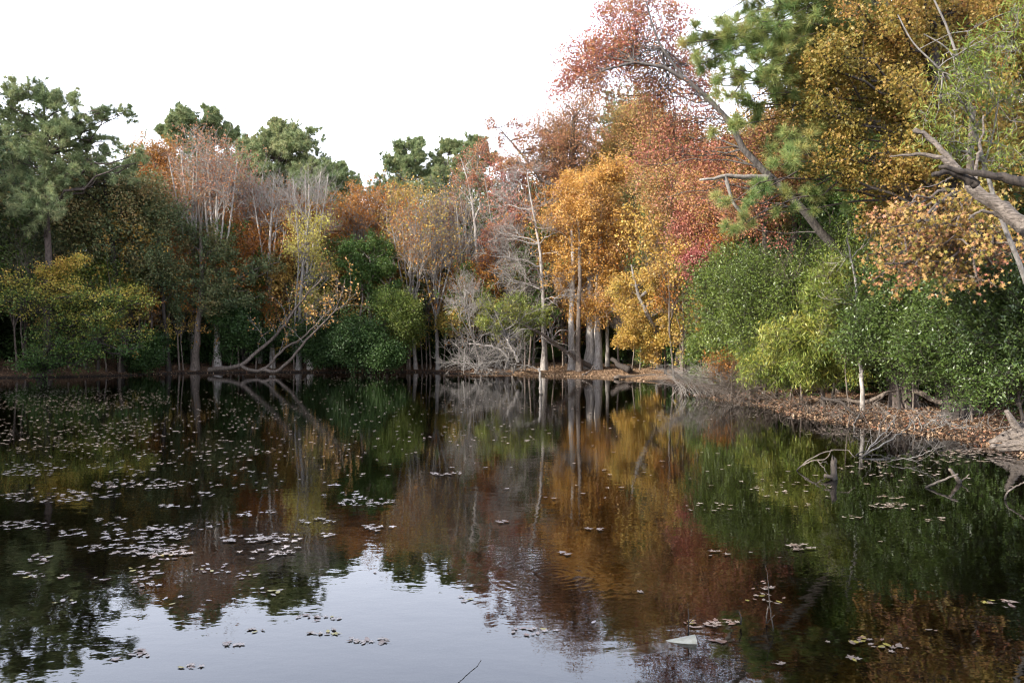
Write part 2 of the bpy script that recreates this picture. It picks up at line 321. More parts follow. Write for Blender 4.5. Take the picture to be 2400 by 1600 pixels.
# ------------------------------------------------------------------ the tree builder
def tree(name, label, cat, trunk, rad, targets, scale, bark='grey', leaf=None, seed=0, group=None, stems=None,
         slope=0.8, upc=0.5, c2=6, c3=6, l2=0.9, l3=0.5, a2=50, a3=50, up2=0.3, up3=0.3, flat=0.0, wig=0.18,
         nl=8, ls=0.13, tmpl=OVAL, lup=0.4, droop=None, tz=0.0, tj=.12, tuft=None, tmin=0.25, c4=0, l4=0.25, a4=40, limb_r=1.0, thin=1.0,
         jit=0.12, tadd=0.0, rmin=0.006, parts=('trunk', 'branches', 'crown')):
    rng = np.random.default_rng(seed)
    trunk = smooth_path(trunk, 18); base = trunk[0].copy()
    rads = np.interp(np.linspace(0, 1, 18), np.linspace(0, 1, len(rad)), rad); trunk[2:-1] += rng.normal(size=(15, 3)) * rads[2:-1, None] * [.17, .17, .05]
    paths = [trunk] + [smooth_path(s, 18) for s in (stems or [])]
    root = empty(name, base, label, cat, group)
    gt = Geo(); gb = Geo(); gc = Geo()
    tr_ = trunk.copy(); tr_[1:-1] += rng.normal(size=(16, 3)) * rads[1:-1, None] * 0.18
    allp = []
    for q, pth in enumerate(paths):
        k0_ = int(np.argmin(np.linalg.norm(trunk - pth[0], axis=1))) if q else 0
        rr = rads if q == 0 else np.linspace(min(rads[k0_], rads[0]) * rng.uniform(.5, .75), max(rads[-1] * .6, .01), 18)
        rr2 = rr.copy(); rr2[0] *= 1.45 if pth[0][2] < base[2] + .5 else 1.0; rr2[1] *= 1.12
        pp = pth.copy(); pp[0, 2] -= 0.25 if pth[0][2] < base[2] + .5 else 0
        tubes(gt, pp[None], rr2[None], 12 if rads[0] > 0.1 else 6, ridge=.09, rs=seed); allp.append((pth, rr))
    targets = np.asarray(targets, float); scale = np.broadcast_to(np.asarray(scale, float), (len(targets),))
    Lp = np.empty((len(targets), 8, 3)); Lr = np.empty((len(targets), 8))
    for j, t in enumerate(targets):
        pth, rr = allp[j % len(allp)] if len(allp) > 1 else allp[0]
        hd = np.hypot(*(pth[:, :2] - t[:2]).T); want = t[2] - slope * hd
        cost = np.abs(pth[:, 2] - want) + 0.25 * hd
        cost[:int(tmin * 18)] += 1e3
        k = int(np.argmin(cost)); s = pth[k]; v = t - s; ln = np.linalg.norm(v)
        ctl = s + v * 0.45 + np.array([0, 0, (upc) * ln * 0.35]) + rng.normal(size=3) * ln * 0.07
        u = np.linspace(0, 1, 8)[:, None]
        Lp[j] = (1-u)**2*s + 2*u*(1-u)*ctl + u*u*t
        Lp[j, 1:] += rng.normal(size=(7, 3)) * ln * 0.022
        r0 = min(rr[k] * 0.62, 0.012 * ln + 0.012) * limb_r
        Lr[j] = r0 * np.linspace(1, 0.3, 8)
    tubes(gt, Lp, np.maximum(Lr, rmin), 6)
    P2, R2, n2 = grow(rng, Lp, Lr, c2, 0.28, 1.0, scale * l2, a2, up2, wig, 6, 0.6, flat, rmin)
    tubes(gb, P2, R2 * thin, 4)
    P3, R3, n3 = grow(rng, P2, R2, c3, 0.2, 1.0, np.repeat(scale, c2) * l3, a3, up3, wig, 5, 0.6, flat, rmin)
    tubes(gb, P3, R3 * thin, 3)
    b2 = np.repeat(rng.uniform(0, 1, len(P2)), c3); sc3 = np.repeat(np.repeat(scale, c2), c3)
    if c4:
        P4, R4, n4 = grow(rng, P3, R3, c4, 0.1, 1.0, sc3 * l4, a4, up3, wig, 4, 0.7, flat, rmin * 0.8)
        tubes(gb, P4, R4 * thin, 3)
    else: P4 = P3
    bb = np.repeat(b2, max(c4, 1))
    lb = np.repeat(np.repeat(rng.uniform(0, 1, len(Lp)), c2), c3); lb = np.repeat(lb, max(c4, 1))
    if leaf and nl:
        z0, z1 = targets[:, 2].min(), targets[:, 2].max() + 1e-3
        if tuft:
            t = rng.uniform(0.45, 1.0, (len(P4), nl)); t[:, 0] = 1.0
            pos, tg = pick(P4, t)
            tn = np.clip(0.3 * np.repeat(bb, nl) + 0.2 * np.repeat(lb, nl) + 0.5 * rng.uniform(0, 1, len(pos)) + tadd, 0, 1)
            pos = pos + rng.normal(size=pos.shape) * tuft[1] * tj; tufts(gc, rng, pos, tg, tuft[0], tuft[1], tuft[2], tn)
        else:
            if tmpl is not LANCE: nl = int(round(nl * 1.7)); ls = ls * .78
            t = rng.uniform(0.1, 1.05, (len(P4), nl)); t = np.minimum(t, 1)
            pos, tg = pick(P4, t)
            pos = pos + rng.normal(size=pos.shape) * jit
            tn = 0.2 * np.repeat(bb, nl) + 0.4 * np.repeat(lb, nl) + 0.4 * rng.uniform(0, 1, len(pos)) + tadd
            if tz: tn = tn + tz * ((pos[:, 2] - z0) / (z1 - z0) - 0.5)
            di = None
            if droop is not None: di = tg * 0.5 + np.array([0, 0, -droop])
            leaves(gc, rng, pos, ls, tmpl, np.clip(tn, 0, 1), lup, di)
    o = gt.build(parts[0], B[bark], root, base, tint=False)
    o = gb.build(parts[1], B[bark], root, base, tint=False)
    if gc.v: gc.build(parts[2], L[leaf], root, base)
    return root
def ellip(rng, c, r, n, lo=0.35):
    d = nrm(rng.normal(size=(n, 3))); q = rng.uniform(lo ** 3, 1, (n, 1)) ** (1 / 3)
    return np.asarray(c) + d * q * np.asarray(r)
def px_lobes(lobes, D, rng, k=3, dd=0.12):
    """lobes traced as (px, py, radius px[, D]) -> k limb targets inside each"""
    T = []; S = []
    for lo in lobes:
        Dd = lo[3] if len(lo) > 3 else D; r = lo[2] / F * Dd; c = P(lo[0], lo[1], Dd)
        c[1] += rng.uniform(-1, 1) * r * 1.2
        q = ellip(rng, c, (r * .75, r * .9, r * .6), k, 0.2); T += list(q); S += [r] * k
    return np.array(T), np.array(S)
def base_at(px, D, clear=1.0):
    while True:      # a trunk stands on land: step back from the water if need be
        x = (px - 1200) / F * D
        if sdist(np.array([[x, D]]))[0] > clear or D > 90: break
        D += 0.4
    return np.array([x, D, zg([[x, D]])[0]])
def simple(name, label, px, D, top, half, bot, kind, seed, lean=0.0, n=12, group=None, **kw):
    """a tree given by photo column, distance, crown top / bottom row and half width"""
    rng = np.random.default_rng(seed + 1000); b = base_at(px, D); m = D / F
    ztop = H + (800 - top) * m; zb = H + (800 - bot) * m; hw = half * m
    b2 = b + np.array([lean, 0, 0]); 
    c = np.array([b[0] + lean * 0.8, D, (ztop + zb) / 2]); 
    if KIND[kind].get('clump'):     # crown made of separate boughs with gaps between them
        hz = (ztop - zb) / 2; m_ = max(5, n // 6); cc = ellip(rng, c, (hw * .74, hw * .7, hz * .76), m_, .55); cr_ = min(hw, hz) * .42
        tg = np.array([ellip(rng, cc[j % m_], (cr_, cr_, cr_ * .62), 1, .2)[0] for j in range(n)])
    else: tg = ellip(rng, c, (hw * .82, hw * .8, (ztop - zb) / 2 * .84), n)
    tp = np.array([c[0], D, ztop - (ztop - zb) * 0.22])
    trunk = [b, b * 0.55 + tp * 0.45 + rng.normal(size=3) * 0.15 * np.array([1, 1, 0]), tp]
    d = dict(KIND[kind]); d.pop('clump', 0); d.update(kw); r0 = d.pop('r0', 0.014) * (ztop - b[2]); sf = d.pop('sf', 0.62); fan = d.pop('fan', 0)
    if fan:       # several rising leaders forking from the lower trunk
        k0 = smooth_path(trunk, 18)[6]; d['stems'] = [[k0, k0 * .5 + np.array([c[0] + hw * fx * .55, D, ztop - (ztop - zb) * .3]) * .5 + [hw * fx * .1, 0, 0], np.array([c[0] + hw * fx * .75, D + rng.uniform(-1, 1), ztop - (ztop - zb) * rng.uniform(.05, .25)])] for fx in np.linspace(-1, 1, fan) + rng.uniform(-.2, .2, fan)]
    return tree(name, label, 'tree' if 'shrub' not in name else 'shrub', trunk, [r0, r0 * .7, r0 * .28], tg, max(hw, (ztop-zb)/2) * sf * (.8 if KIND[kind].get('clump') else 1), seed=seed, group=group, **d)
KIND = dict(
    leafy=dict(clump=1, c2=7, c3=7, nl=10, ls=.17, l2=1.1, l3=.6, jit=.2, wig=.26, bark='brown'),
    bare=dict(c2=6, c3=5, c4=2, nl=0, slope=1.3, upc=0.6, up2=0.55, up3=0.5, a2=38, a3=42, a4=40, l2=1.0, l3=.6, l4=.35, wig=.24, bark='pale', rmin=0.010, r0=.012, limb_r=1.6, fan=4),
    sparse=dict(c2=6, c3=5, c4=2, nl=3, slope=1.3, upc=.5, up2=.6, up3=.5, a2=34, a3=36, l2=1.0, l3=.6, l4=.3, wig=.22, bark='pale', rmin=0.009, ls=.18, jit=.1, r0=.012, limb_r=1.4, fan=4),
    pine=dict(c2=6, c3=6, nl=4, l2=.75, l3=.4, flat=.4, slope=.35, upc=.1, up2=.35, up3=.5, bark='pine', leaf='pine', tuft=(20, .32, .03), wig=.26, tmin=.45, r0=.016, rmin=.012),
)

# ================================================================== SKYLINE PINES
rng = np.random.default_rng(5)
def pine(label, px, D, lobes, seed, top=None, k=3, lean=0, **kw):
    rg = np.random.default_rng(seed); T, S = px_lobes(lobes, D, rg, k); b = base_at(px, D)
    tp = P(px + lean, (top or min(l[1] for l in lobes)) + 25, D)
    mid = b * .5 + tp * .5 + np.array([rg.normal() * .25, 0, 0])
    d = dict(KIND['pine']); r0 = d.pop('r0'); d.update(kw); hgt = tp[2] - b[2]
    return tree('pine_tree', label, 'tree', [b, mid, tp], [r0 * hgt, r0 * hgt * .75, r0 * hgt * .25], T, np.maximum(S * 1.05, .8), seed=seed, **d)
pine('tall spreading pine with dark limbs at the left end of the skyline', 108, 46,
     [(15, 262, 42), (60, 245, 40), (100, 222, 40), (150, 255, 42), (200, 275, 40), (250, 285, 35), (285, 275, 22), (40, 320, 50), (110, 300, 50), (170, 320, 45),
      (230, 330, 40), (5, 390, 50), (80, 375, 50), (150, 385, 40), (110, 430, 45), (260, 365, 50), (320, 375, 30), (60, 470, 50), (130, 500, 50)], 11, k=3, c2=6, c3=5, nl=5, tuft=(16, .30, .022), lean=-5)
pine('dark green pine behind the spreading pine at the left edge', -30, 52,
     [(-40, 300, 60), (0, 380, 60), (-30, 450, 70), (20, 540, 60), (-20, 620, 60)], 12, k=4, nl=5)
pine('umbrella topped pine rising above the rusty trees, left of its twin', 432, 76,
     [(400, 280, 28), (425, 265, 24), (450, 290, 24), (385, 310, 22), (420, 320, 28), (370, 300, 14), (440, 345, 20), (410, 300, 24)], 13, k=7)
pine('umbrella topped pine rising above the rusty trees, right of its twin', 497, 78,
     [(480, 285, 26), (505, 280, 26), (530, 305, 24), (465, 310, 20), (500, 325, 26), (550, 320, 16), (480, 350, 22), (520, 320, 24)], 14, k=7)
pine('broad dense pine with the highest rounded top left of the sky gap', 655, 70,
     [(645, 295, 22), (620, 325, 35), (680, 320, 40), (730, 330, 35), (600, 365, 40), (660, 375, 50), (720, 370, 40), (750, 385, 22), (610, 415, 45), (680, 430, 50), (735, 425, 28), (590, 330, 20), (640, 330, 40), (700, 350, 40), (570, 400, 30), (560, 350, 20), (650, 400, 50), (720, 400, 40), (590, 450, 40)], 15, k=6, tadd=.08)
pine('low dark pine sloping down to the sky gap from the broad pine', 775, 66,
     [(760, 400, 28), (790, 395, 20), (775, 435, 35), (815, 430, 28), (800, 470, 40), (845, 450, 22), (750, 470, 35), (780, 510, 45), (830, 495, 28), (740, 440, 40), (800, 440, 35)], 16, k=7, tadd=-.1)
pine('pointed pine on the right side of the sky gap', 965, 88,
     [(975, 330, 18), (940, 355, 26), (985, 360, 26), (915, 395, 26), (960, 400, 36), (1000, 405, 30), (885, 430, 24), (930, 445, 34), (990, 450, 36), (875, 455, 18), (930, 385, 26), (960, 430, 40), (900, 470, 30)], 17, k=7)
pine('bright green pine between the pointed pine and the white forked tree', 1050, 88,
     [(1045, 345, 20), (1070, 340, 18), (1030, 375, 26), (1070, 385, 30), (1040, 420, 34), (1085, 425, 26), (1060, 460, 30), (1020, 440, 30), (1100, 460, 26)], 18, k=7, tadd=.12)
pine('open pine with bare lower limbs behind the white forked tree', 1118, 86,
     [(1115, 335, 20), (1095, 355, 22), (1130, 350, 22), (1105, 385, 26), (1150, 375, 18), (1140, 440, 20), (1160, 470, 16), (1100, 430, 20), (1125, 400, 24)], 19, k=6)
simple('holly_tree', 'round dark leaved holly crown against the sky below the bright pines', 1042, 78, 425, 45, 560, 'leafy', 20, leaf='dgreen', n=26, ls=.22, bark='dark')

# ================================================================== LEFT SHORE
simple('oak_tree', 'large olive green oak with crooked dark limbs behind the left shore', 285, 50, 340, 125, 600, 'leafy', 30, leaf='olive', n=46, c2=8, c3=6, nl=9, ls=.19, bark='dark', tmin=.3, up2=.05)
simple('oak_tree', 'olive oak beside the dark waterside trunk with drooping foliage', 395, 53, 470, 95, 720, 'leafy', 31, leaf='olive', n=36, bark='dark', tadd=-.1)
simple('maple_tree', 'bright rust crowned tree peeking over the olive oak', 365, 62, 305, 50, 520, 'leafy', 32, leaf='rust', n=22, ls=.16, bark='grey', upc=.7, slope=1.4, up2=.6)
simple('oak_tree', 'shaded green oak low at the left edge behind the grey brush', 60, 52, 500, 110, 760, 'leafy', 33, leaf='olive', n=30, tadd=-.2, bark='dark')
for q, (px, D, tp, hw, bt, lab, lf, sd) in enumerate([
    (455, 58, 325, 55, 570, 'pale bare tree with salmon leaf haze, first right of the rust crown', 'pinkbrown', 41),
    (512, 57, 320, 60, 580, 'tall bare silver tree with salmon leaf haze in the middle of the left hill', 'pinkbrown', 42),
    (575, 60, 385, 55, 590, 'smoky bare tree under the broad dense pine', 'pinkbrown', 43)]):
    simple('bare_tree', lab, px, D, tp, hw, bt, 'sparse', sd, leaf=lf, n=17, nl=2, bark='pale')
simple('bare_tree', 'leafless pale tree with fanned upright twigs left of the yellow tree', 640, 58, 395, 60, 600, 'bare', 44, n=13)
simple('bare_tree', 'leafless silver tree with the finest crowded twigs, right of the yellow tree', 728, 57, 385, 55, 600, 'bare', 45, n=14)
simple('beech_tree', 'deep orange tree low between the bare silver trees', 610, 60, 450, 80, 760, 'leafy', 46, leaf='rust', n=34, ls=.17, bark='grey')
simple('beech_tree', 'orange and yellow understory tree behind the dark waterside trunk', 380, 58, 520, 100, 800, 'leafy', 47, leaf='rust', n=36, ls=.17, bark='grey', tadd=-.1)
simple('beech_tree', 'rusty gold tree behind the leaning yellow tree', 720, 60, 470, 75, 760, 'leafy', 48, leaf='rust', n=30, ls=.17, bark='grey')
# yellow tree
T, S = px_lobes([(715, 545, 30), (690, 580, 25), (735, 565, 22), (755, 520, 20), (700, 610, 26), (750, 625, 30), (775, 640, 20), (720, 695, 22), (765, 705, 22), (735, 720, 16), (690, 520, 22), (745, 590, 14)], 55, np.random.default_rng(50), 4)
b = base_at(700, 55)
tree('yellow_tree', 'slender lemon yellow tree in patches over the leaning trunks', 'tree', [b, P(705, 700, 55), P(715, 580, 55), P(728, 480, 55)], [.2, .15, .1, .03], T, S * 1.0, 'grey', 'yellow', 50, c2=5, c3=5, nl=3, ls=.16, l2=1.5, l3=.8, jit=.2, wig=.26, slope=.9, stems=[[b, P(692, 740, 55), P(700, 600, 55), P(690, 470, 55)]])
# dark trunk at the water
D = 55.5; b = base_at(455, D)
T, S = px_lobes([(440, 560, 35), (500, 580, 40), (530, 610, 35), (480, 640, 45), (420, 650, 40), (540, 660, 40), (600, 640, 35), (520, 710, 40), (590, 700, 30), (640, 620, 25), (430, 720, 30)], D, np.random.default_rng(51), 4)
tree('oak_tree', 'tall oak with a pale flared dark trunk standing at the left waterline', 'tree', [b, P(462, 780, D), P(470, 690, D), P(472, 600, D), P(466, 480, D)], [.26, .19, .16, .13, .05], T, S * 1.1, 'brown', 'olive', 51, c2=6, c3=6, nl=9, ls=.18, tmin=.35, tadd=-.12, up2=0.0)
# leaning bare limbs over the water
D = 53
root = empty('leaning_tree', P(500, 862, D), 'low tree lying along the left bank, its three arms sweeping up right', 'tree')
g = Geo(); r_ = np.random.default_rng(52); g2 = Geo(); gc = Geo(); LP = []; LR = []
for pts, r0, r1 in [([(490, 866, 54), (530, 862, 53.5), (565, 856, 53), (600, 828, 53), (640, 792, 52.8), (665, 765, 52.6), (685, 735, 52.4), (705, 705, 52.3), (745, 665, 52), (765, 645, 52)], 0.17, .035),
                    ([(565, 856, 53), (580, 866, 52.5), (615, 866, 52), (640, 846, 52), (665, 818, 52), (700, 798, 51.8), (735, 768, 51.6), (765, 735, 51.4), (790, 715, 51)], .12, .025),
                    ([(610, 866, 52), (648, 868, 51.6), (680, 842, 51.4), (720, 795, 51.2), (750, 765, 51), (780, 735, 51), (818, 701, 51)], .12, .03),
                    ([(785, 728, 51), (800, 690, 51), (810, 653, 51)], .04, .02)]:
    q = smooth_path([P(*a) for a in pts], 22); q[1:-1] += r_.normal(size=(20, 3)) * .03; rr = np.linspace(r0, r1, 22); tubes(g, q[None], rr[None], 7)
    LP.append(q); LR.append(rr)
LP = np.array(LP); LR = np.array(LR)
P2, R2, _ = grow(r_, LP[:3], LR[:3], 11, .35, 1, 2.2, 50, .5, .2, 7, .25, 0, .006); P3, R3, _ = grow(r_, P2, R2, 7, .2, 1, 1.0, 45, .4, .16, 5, .6, 0, .008)
tubes(g2, P2, R2, 4); tubes(g2, P3, R3, 3); pos, _ = pick(P3, r_.uniform(.2, 1, (len(P3), 3))); leaves(gc, r_, pos + r_.normal(size=pos.shape) * .06, .15, OVAL, r_.uniform(.2, 1, len(pos)))
o0 = P(500, 862, D); g.build('trunk', B['brown'], root, o0, False); g2.build('branches', B['grey'], root, o0, False); gc.build('crown', L['orange'], root, o0)

# layered yellow-orange beech at the left
T, S = px_lobes([(60, 670, 35), (105, 645, 35), (150, 630, 30), (185, 610, 20), (110, 690, 50), (50, 720, 50), (190, 690, 35), (240, 700, 30), (290, 690, 28), (330, 695, 25), (170, 740, 45),
                 (230, 745, 35), (80, 780, 50), (150, 800, 45), (250, 790, 40), (300, 805, 35), (210, 830, 35), (100, 840, 40), (60, 850, 25), (330, 780, 20), (265, 740, 30)], 45, np.random.default_rng(53), 4)
b = base_at(140, 48); b[1] = 48
tree('beech_tree', 'low spreading beech in flat yellow and orange layers at the left shore', 'tree', [b, P(135, 780, 47), P(120, 690, 46), P(125, 630, 46)], [.2, .15, .1, .04], T, S * 1.15, 'dark', 'beech', 53,
     c2=7, c3=6, nl=4, ls=.14, slope=.2, upc=.1, flat=.85, up2=.05, up3=.0, tz=.8, l2=1.0, tmin=.1, tadd=-.26)
simple('beech_tree', 'dark green and amber undergrowth tree behind the layered beech', 230, 52, 620, 120, 830, 'leafy', 54, leaf='beech', n=40, tadd=-.25, flat=.7, bark='dark')
simple('bare_shrub', 'grey leafless brush reaching in from the left edge above the bank', -20, 44, 560, 60, 760, 'bare', 55, n=16, lean=.8)
simple('bare_shrub', 'grey leafless brush low at the left edge over the water', -15, 43, 700, 50, 850, 'bare', 56, n=14, lean=.8)
simple('laurel_shrub', 'dark laurel shrub left of the waterside trunk', 375, 53, 785, 55, 868, 'leafy', 57, leaf='dgreen', n=22, ls=.17, bark='dark')
simple('laurel_shrub', 'dark laurel thicket right of the waterside trunk behind the low limb', 570, 57, 700, 90, 860, 'leafy', 58, leaf='dgreen', n=40, ls=.18, bark='dark')
simple('holly_shrub', 'dark round evergreen shrub in the shade beyond the leaning arms', 780, 55, 740, 75, 862, 'leafy', 59, leaf='dgreen', n=36, ls=.17, bark='dark')
simple('holly_shrub', 'blue green evergreen shrub at the water below the mushroom shaped tree', 880, 53, 720, 70, 868, 'leafy', 60, leaf='dgreen', n=36, ls=.16, bark='dark')
simple('holly_shrub', 'lowest dark evergreen shrub hanging over the water at mid shore', 935, 52, 800, 42, 872, 'leafy', 61, leaf='dgreen', n=20, ls=.15, bark='dark', tadd=.2)
T, S = px_lobes([(830, 590, 30), (865, 580, 30), (900, 600, 28), (820, 620, 25), (860, 620, 35), (905, 640, 28), (840, 650, 25), (920, 670, 20), (815, 670, 16)], 55, np.random.default_rng(62), 4)
b = base_at(868, 56)
tree('laurel_tree', 'mushroom shaped green laurel tree with bare twisted stems at mid shore', 'tree', [b, P(868, 740, 55), P(865, 680, 55), P(868, 610, 55)], [.18, .15, .12, .06], T, S, 'brown', 'mgreen', 62, c2=7, c3=6, nl=9, ls=.17, tadd=-.15,
     stems=[[b + [-.6, 0, 0], P(840, 760, 55), P(850, 700, 55), P(840, 620, 55)], [b + [1.2, 0, 0], P(905, 720, 55), P(912, 670, 55), P(925, 620, 55)]])
simple('maple_tree', 'feathery green maple with yellowing edges right of the mushroom shaped tree', 955, 54, 670, 55, 800, 'leafy', 63, leaf='mgreen', n=30, ls=.15, tadd=.3, flat=.6)
simple('maple_tree', 'amber leaved sapling low in the hollow left of the brush heap', 1075, 56, 690, 45, 810, 'leafy', 64, leaf='yorange', n=16, ls=.15, tadd=-.1, flat=.5)
for (px, D, tp, hw, bt, lab, lf, sd) in [
    (845, 62, 440, 50, 640, 'orange haze tree with white twisting limbs right below the sky gap', 'rust', 70),
    (905, 63, 440, 50, 650, 'amber crowned tree below the pointed pine', 'rust', 71),
    (965, 62, 455, 50, 660, 'thin buff leaved tree below the bright green pine', 'yorange', 72),
    (1055, 64, 465, 45, 640, 'brick red haze tree below the round holly', 'pinkbrown', 73)]:
    simple('maple_tree', lab, px, D, tp, hw, bt, 'sparse', sd, leaf=lf, n=20, nl=4, bark='pale')
simple('bare_tree', 'leafless fan shaped tree with a dark curved stem left of the straight grey tree', 975, 55, 480, 60, 720, 'sparse', 74, leaf='rust', n=13, nl=1, c3=4)
simple('bare_tree', 'straight grey leafless tree with a fine twig cloud at the hollow', 1027, 55, 465, 60, 760, 'sparse', 75, leaf='yorange', nl=1, n=16, c3=4, slope=.9, tmin=.3, bark='grey')
# white forked tree against the sky
D = 62; b = base_at(1118, D); T, S = px_lobes([(1085, 380, 30), (1110, 360, 30), (1130, 345, 25), (1150, 390, 25), (1075, 420, 25), (1140, 430, 30), (1100, 430, 25), (1160, 450, 20)], D, np.random.default_rng(76), 3)
tree('birch_tree', 'white barked forked tree with sparse russet leaves against the sky', 'tree', [b, P(1118, 620, D), P(1112, 520, D), P(1100, 440, D), P(1080, 370, D)], [.24, .2, .16, .09, .03], T, S * 1.2, 'pale', 'pinkbrown', 76, c2=6, c3=5, nl=3, ls=.17, slope=1.2, tmin=.5, rmin=.01,
     stems=[[P(1112, 515, D), P(1125, 480, D), P(1118, 420, D), P(1122, 350, D)]])

# ================================================================== CENTRE RIGHT
D = 54; b = base_at(1275, D)
T = [P(*a, D + dd) for a, dd in [((1180, 480), 1), ((1150, 600), -1), ((1190, 660), -2), ((1230, 700), -2), ((1200, 560), 1), ((1330, 590), 0), ((1210, 430), 0), ((1240, 400), 1), ((1300, 640), -1), ((1170, 540), 0), ((1215, 610), -2), ((1290, 470), 1), ((1190, 720), -2), ((1325, 690), -2), ((1160, 640), -1), ((1250, 520), -2), ((1310, 540), -1)]]
tree('bare_tree', 'tallest white trunk with level leafless limbs left of the orange tree', 'tree', [b, P(1274, 760, D), P(1270, 640, D), P(1258, 540, D), P(1245, 470, D), P(1235, 410, D)], [.25, .16, .135, .11, .08, .03], T, 1.9, 'pale', None, 80, slope=.25, upc=.25, c2=7, c3=7, c4=3, nl=0, up2=.2, up3=.2, l4=.3, rmin=.009, tmin=.2, limb_r=1.3)
for (px, D, tp, hw, bt, lab, lf, sd, nl) in [
    (1190, 60, 390, 65, 560, 'thin crimson leaved tree among bare twigs under the leaning brown bough', 'crimson', 81, 3),
    (1165, 58, 540, 45, 660, 'small brick red maple clump in front of the dark hollow', 'red', 82, 7),
    (1325, 59, 640, 45, 820, 'pinkish red sourwood sprays between the white trunk and the orange tree', 'crimson', 83, 1),
    (1215, 62, 470, 50, 700, 'muted green pine sapling behind the white trunk', 'mgreen', 84, 6)]:
    simple('maple_tree', lab, px, D, tp, hw, bt, 'sparse', sd, leaf=lf, n=18, nl=nl, bark='grey')
simple('bare_tree', 'tangled leafless tree behind the tallest white trunk', 1190, 57, 540, 70, 740, 'bare', 85, n=18, bark='grey', slope=.9)
simple('bare_tree', 'spreading leafless shrub tree with fanned twigs left of the pale willow', 1130, 51, 640, 55, 760, 'bare', 86, n=14, lean=-1.2)
# pale willow leaning left over the water
D = 50.5; b = base_at(1205, D)
T, S = px_lobes([(1150, 730, 30), (1190, 725, 30), (1230, 735, 30), (1260, 750, 25), (1200, 760, 28), (1240, 775, 25), (1280, 730, 20), (1130, 760, 18), (1215, 700, 20)], D, np.random.default_rng(87), 4)
tree('willow_tree', 'pale yellow green willow leaning over the brush heap', 'tree', [b, P(1190, 800, D), P(1170, 750, D), P(1140, 690, D)], [.14, .11, .08, .03], T, S * 1.1, 'grey', 'willow', 87, c2=7, c3=6, nl=6, ls=.2, tmpl=LANCE, droop=.4, slope=.6, tadd=.05,
     stems=[[b + [.2, 0, 0], P(1215, 830, D), P(1180, 780, D), P(1120, 700, D)]])
# fallen leaning trunk from the grove to the willow
D = 50
root = empty('leaning_tree', P(1395, 862, 54), 'dark slanting trunk fallen from the grove towards the willow', 'fallen tree')
g = Geo(); q = smooth_path([P(1400, 866, 54), P(1360, 846, 53), P(1310, 812, 52), P(1270, 783, 51), P(1245, 770, 50.5), P(1215, 755, 50)], 20); tubes(g, q[None], np.linspace(.2, .07, 20)[None], 8)
g.build('trunk', B['brown'], root, P(1395, 862, 54), False); g = Geo(); r_ = np.random.default_rng(3)
P2, R2, _ = grow(r_, q[None], np.linspace(.2, .07, 20)[None], 14, .3, 1, 1.8, 50, .1, .15, 6, .4); P3, R3, _ = grow(r_, P2, R2, 5, .2, 1, .9, 45, 0, .15, 5, .5); tubes(g, P2, R2, 4); tubes(g, P3, R3, 3)
g.build('branches', B['pale'], root, P(1395, 862, 54), False)

# ---- the orange grove
rg = np.random.default_rng(90); D = 54
T, S = px_lobes([(1330, 470, 35), (1380, 450, 40), (1430, 460, 40), (1310, 520, 40), (1370, 520, 50), (1430, 540, 50), (1480, 520, 40), (1310, 590, 38), (1370, 600, 50), (1440, 620, 50), (1500, 600, 45),
                 (1380, 680, 45), (1350, 720, 35), (1430, 700, 45), (1500, 680, 45), (1390, 740, 35), (1540, 640, 40), (1410, 420, 30), (1460, 400, 30), (1350, 640, 30), (1560, 560, 40), (1345, 420, 22)], D, rg, 4)
b = base_at(1382, D)
tree('sweetgum_tree', 'bright orange sweetgum with the thickest pale flared trunk of the grove', 'tree', [b, P(1382, 760, D), P(1385, 600, D), P(1395, 420, D)], [.32, .22, .17, .06], T, S * 1.0, 'pale', 'orange', 90, c2=7, c3=7, nl=12, ls=.15, l2=1.25, l3=.6, jit=.22, wig=.25, upc=.4)
for (px, dd, w_, lab, sd) in [(1341, -.5, .26, 'slim pale trunked sweetgum, leftmost of the orange grove', 91), (1357, -1.5, .2, 'slim brown trunked sweetgum second from the left in the orange grove', 92),
                              (1402, -.6, .24, 'slim pale trunked sweetgum right beside the thickest trunk', 93), (1424, 1.5, .14, 'thinnest pale stem at the right of the orange grove', 94)]:
    D_ = D + dd; b = base_at(px, D_); r_ = np.random.default_rng(sd)
    T = np.array([P(px + r_.uniform(-45, 45), r_.uniform(500, 680), D_ + r_.uniform(-1, 1)) for _ in range(8)])
    tree('sweetgum_tree', lab, 'tree', [b, P(px - 1, 740, D_), P(px + 2, 620, D_), P(px + r_.uniform(-8, 8), 480, D_)], [w_, w_ * .7, w_ * .6, .05], T, 1.4, 'pale' if sd != 92 else 'brown', 'orange', sd, c2=6, c3=6, nl=8, ls=.16, tmin=.45)
# golden layered tree right of the grove with a grey curved trunk
D = 46; b = base_at(1545, 53)
T, S = px_lobes([(1480, 740, 35), (1520, 720, 35), (1560, 700, 35), (1600, 690, 35), (1640, 660, 35), (1480, 790, 25), (1510, 770, 28), (1450, 800, 14), (1580, 750, 30), (1620, 730, 30), (1650, 770, 20), (1550, 790, 25), (1480, 680, 40), (1540, 660, 35), (1600, 640, 35), (1530, 830, 18), (1690, 690, 20)], D, np.random.default_rng(95), 4)
tree('maple_tree', 'golden yellow layered maple hanging low right of the orange grove', 'tree', [b, P(1520, 740, D), P(1500, 700, D), P(1480, 620, D)], [.22, .17, .13, .05], T, S, 'grey', 'yorange', 95, c2=7, c3=7, nl=10, ls=.13, l2=1.2, l3=.6, flat=.5, slope=.4, tadd=.12, wig=.25)
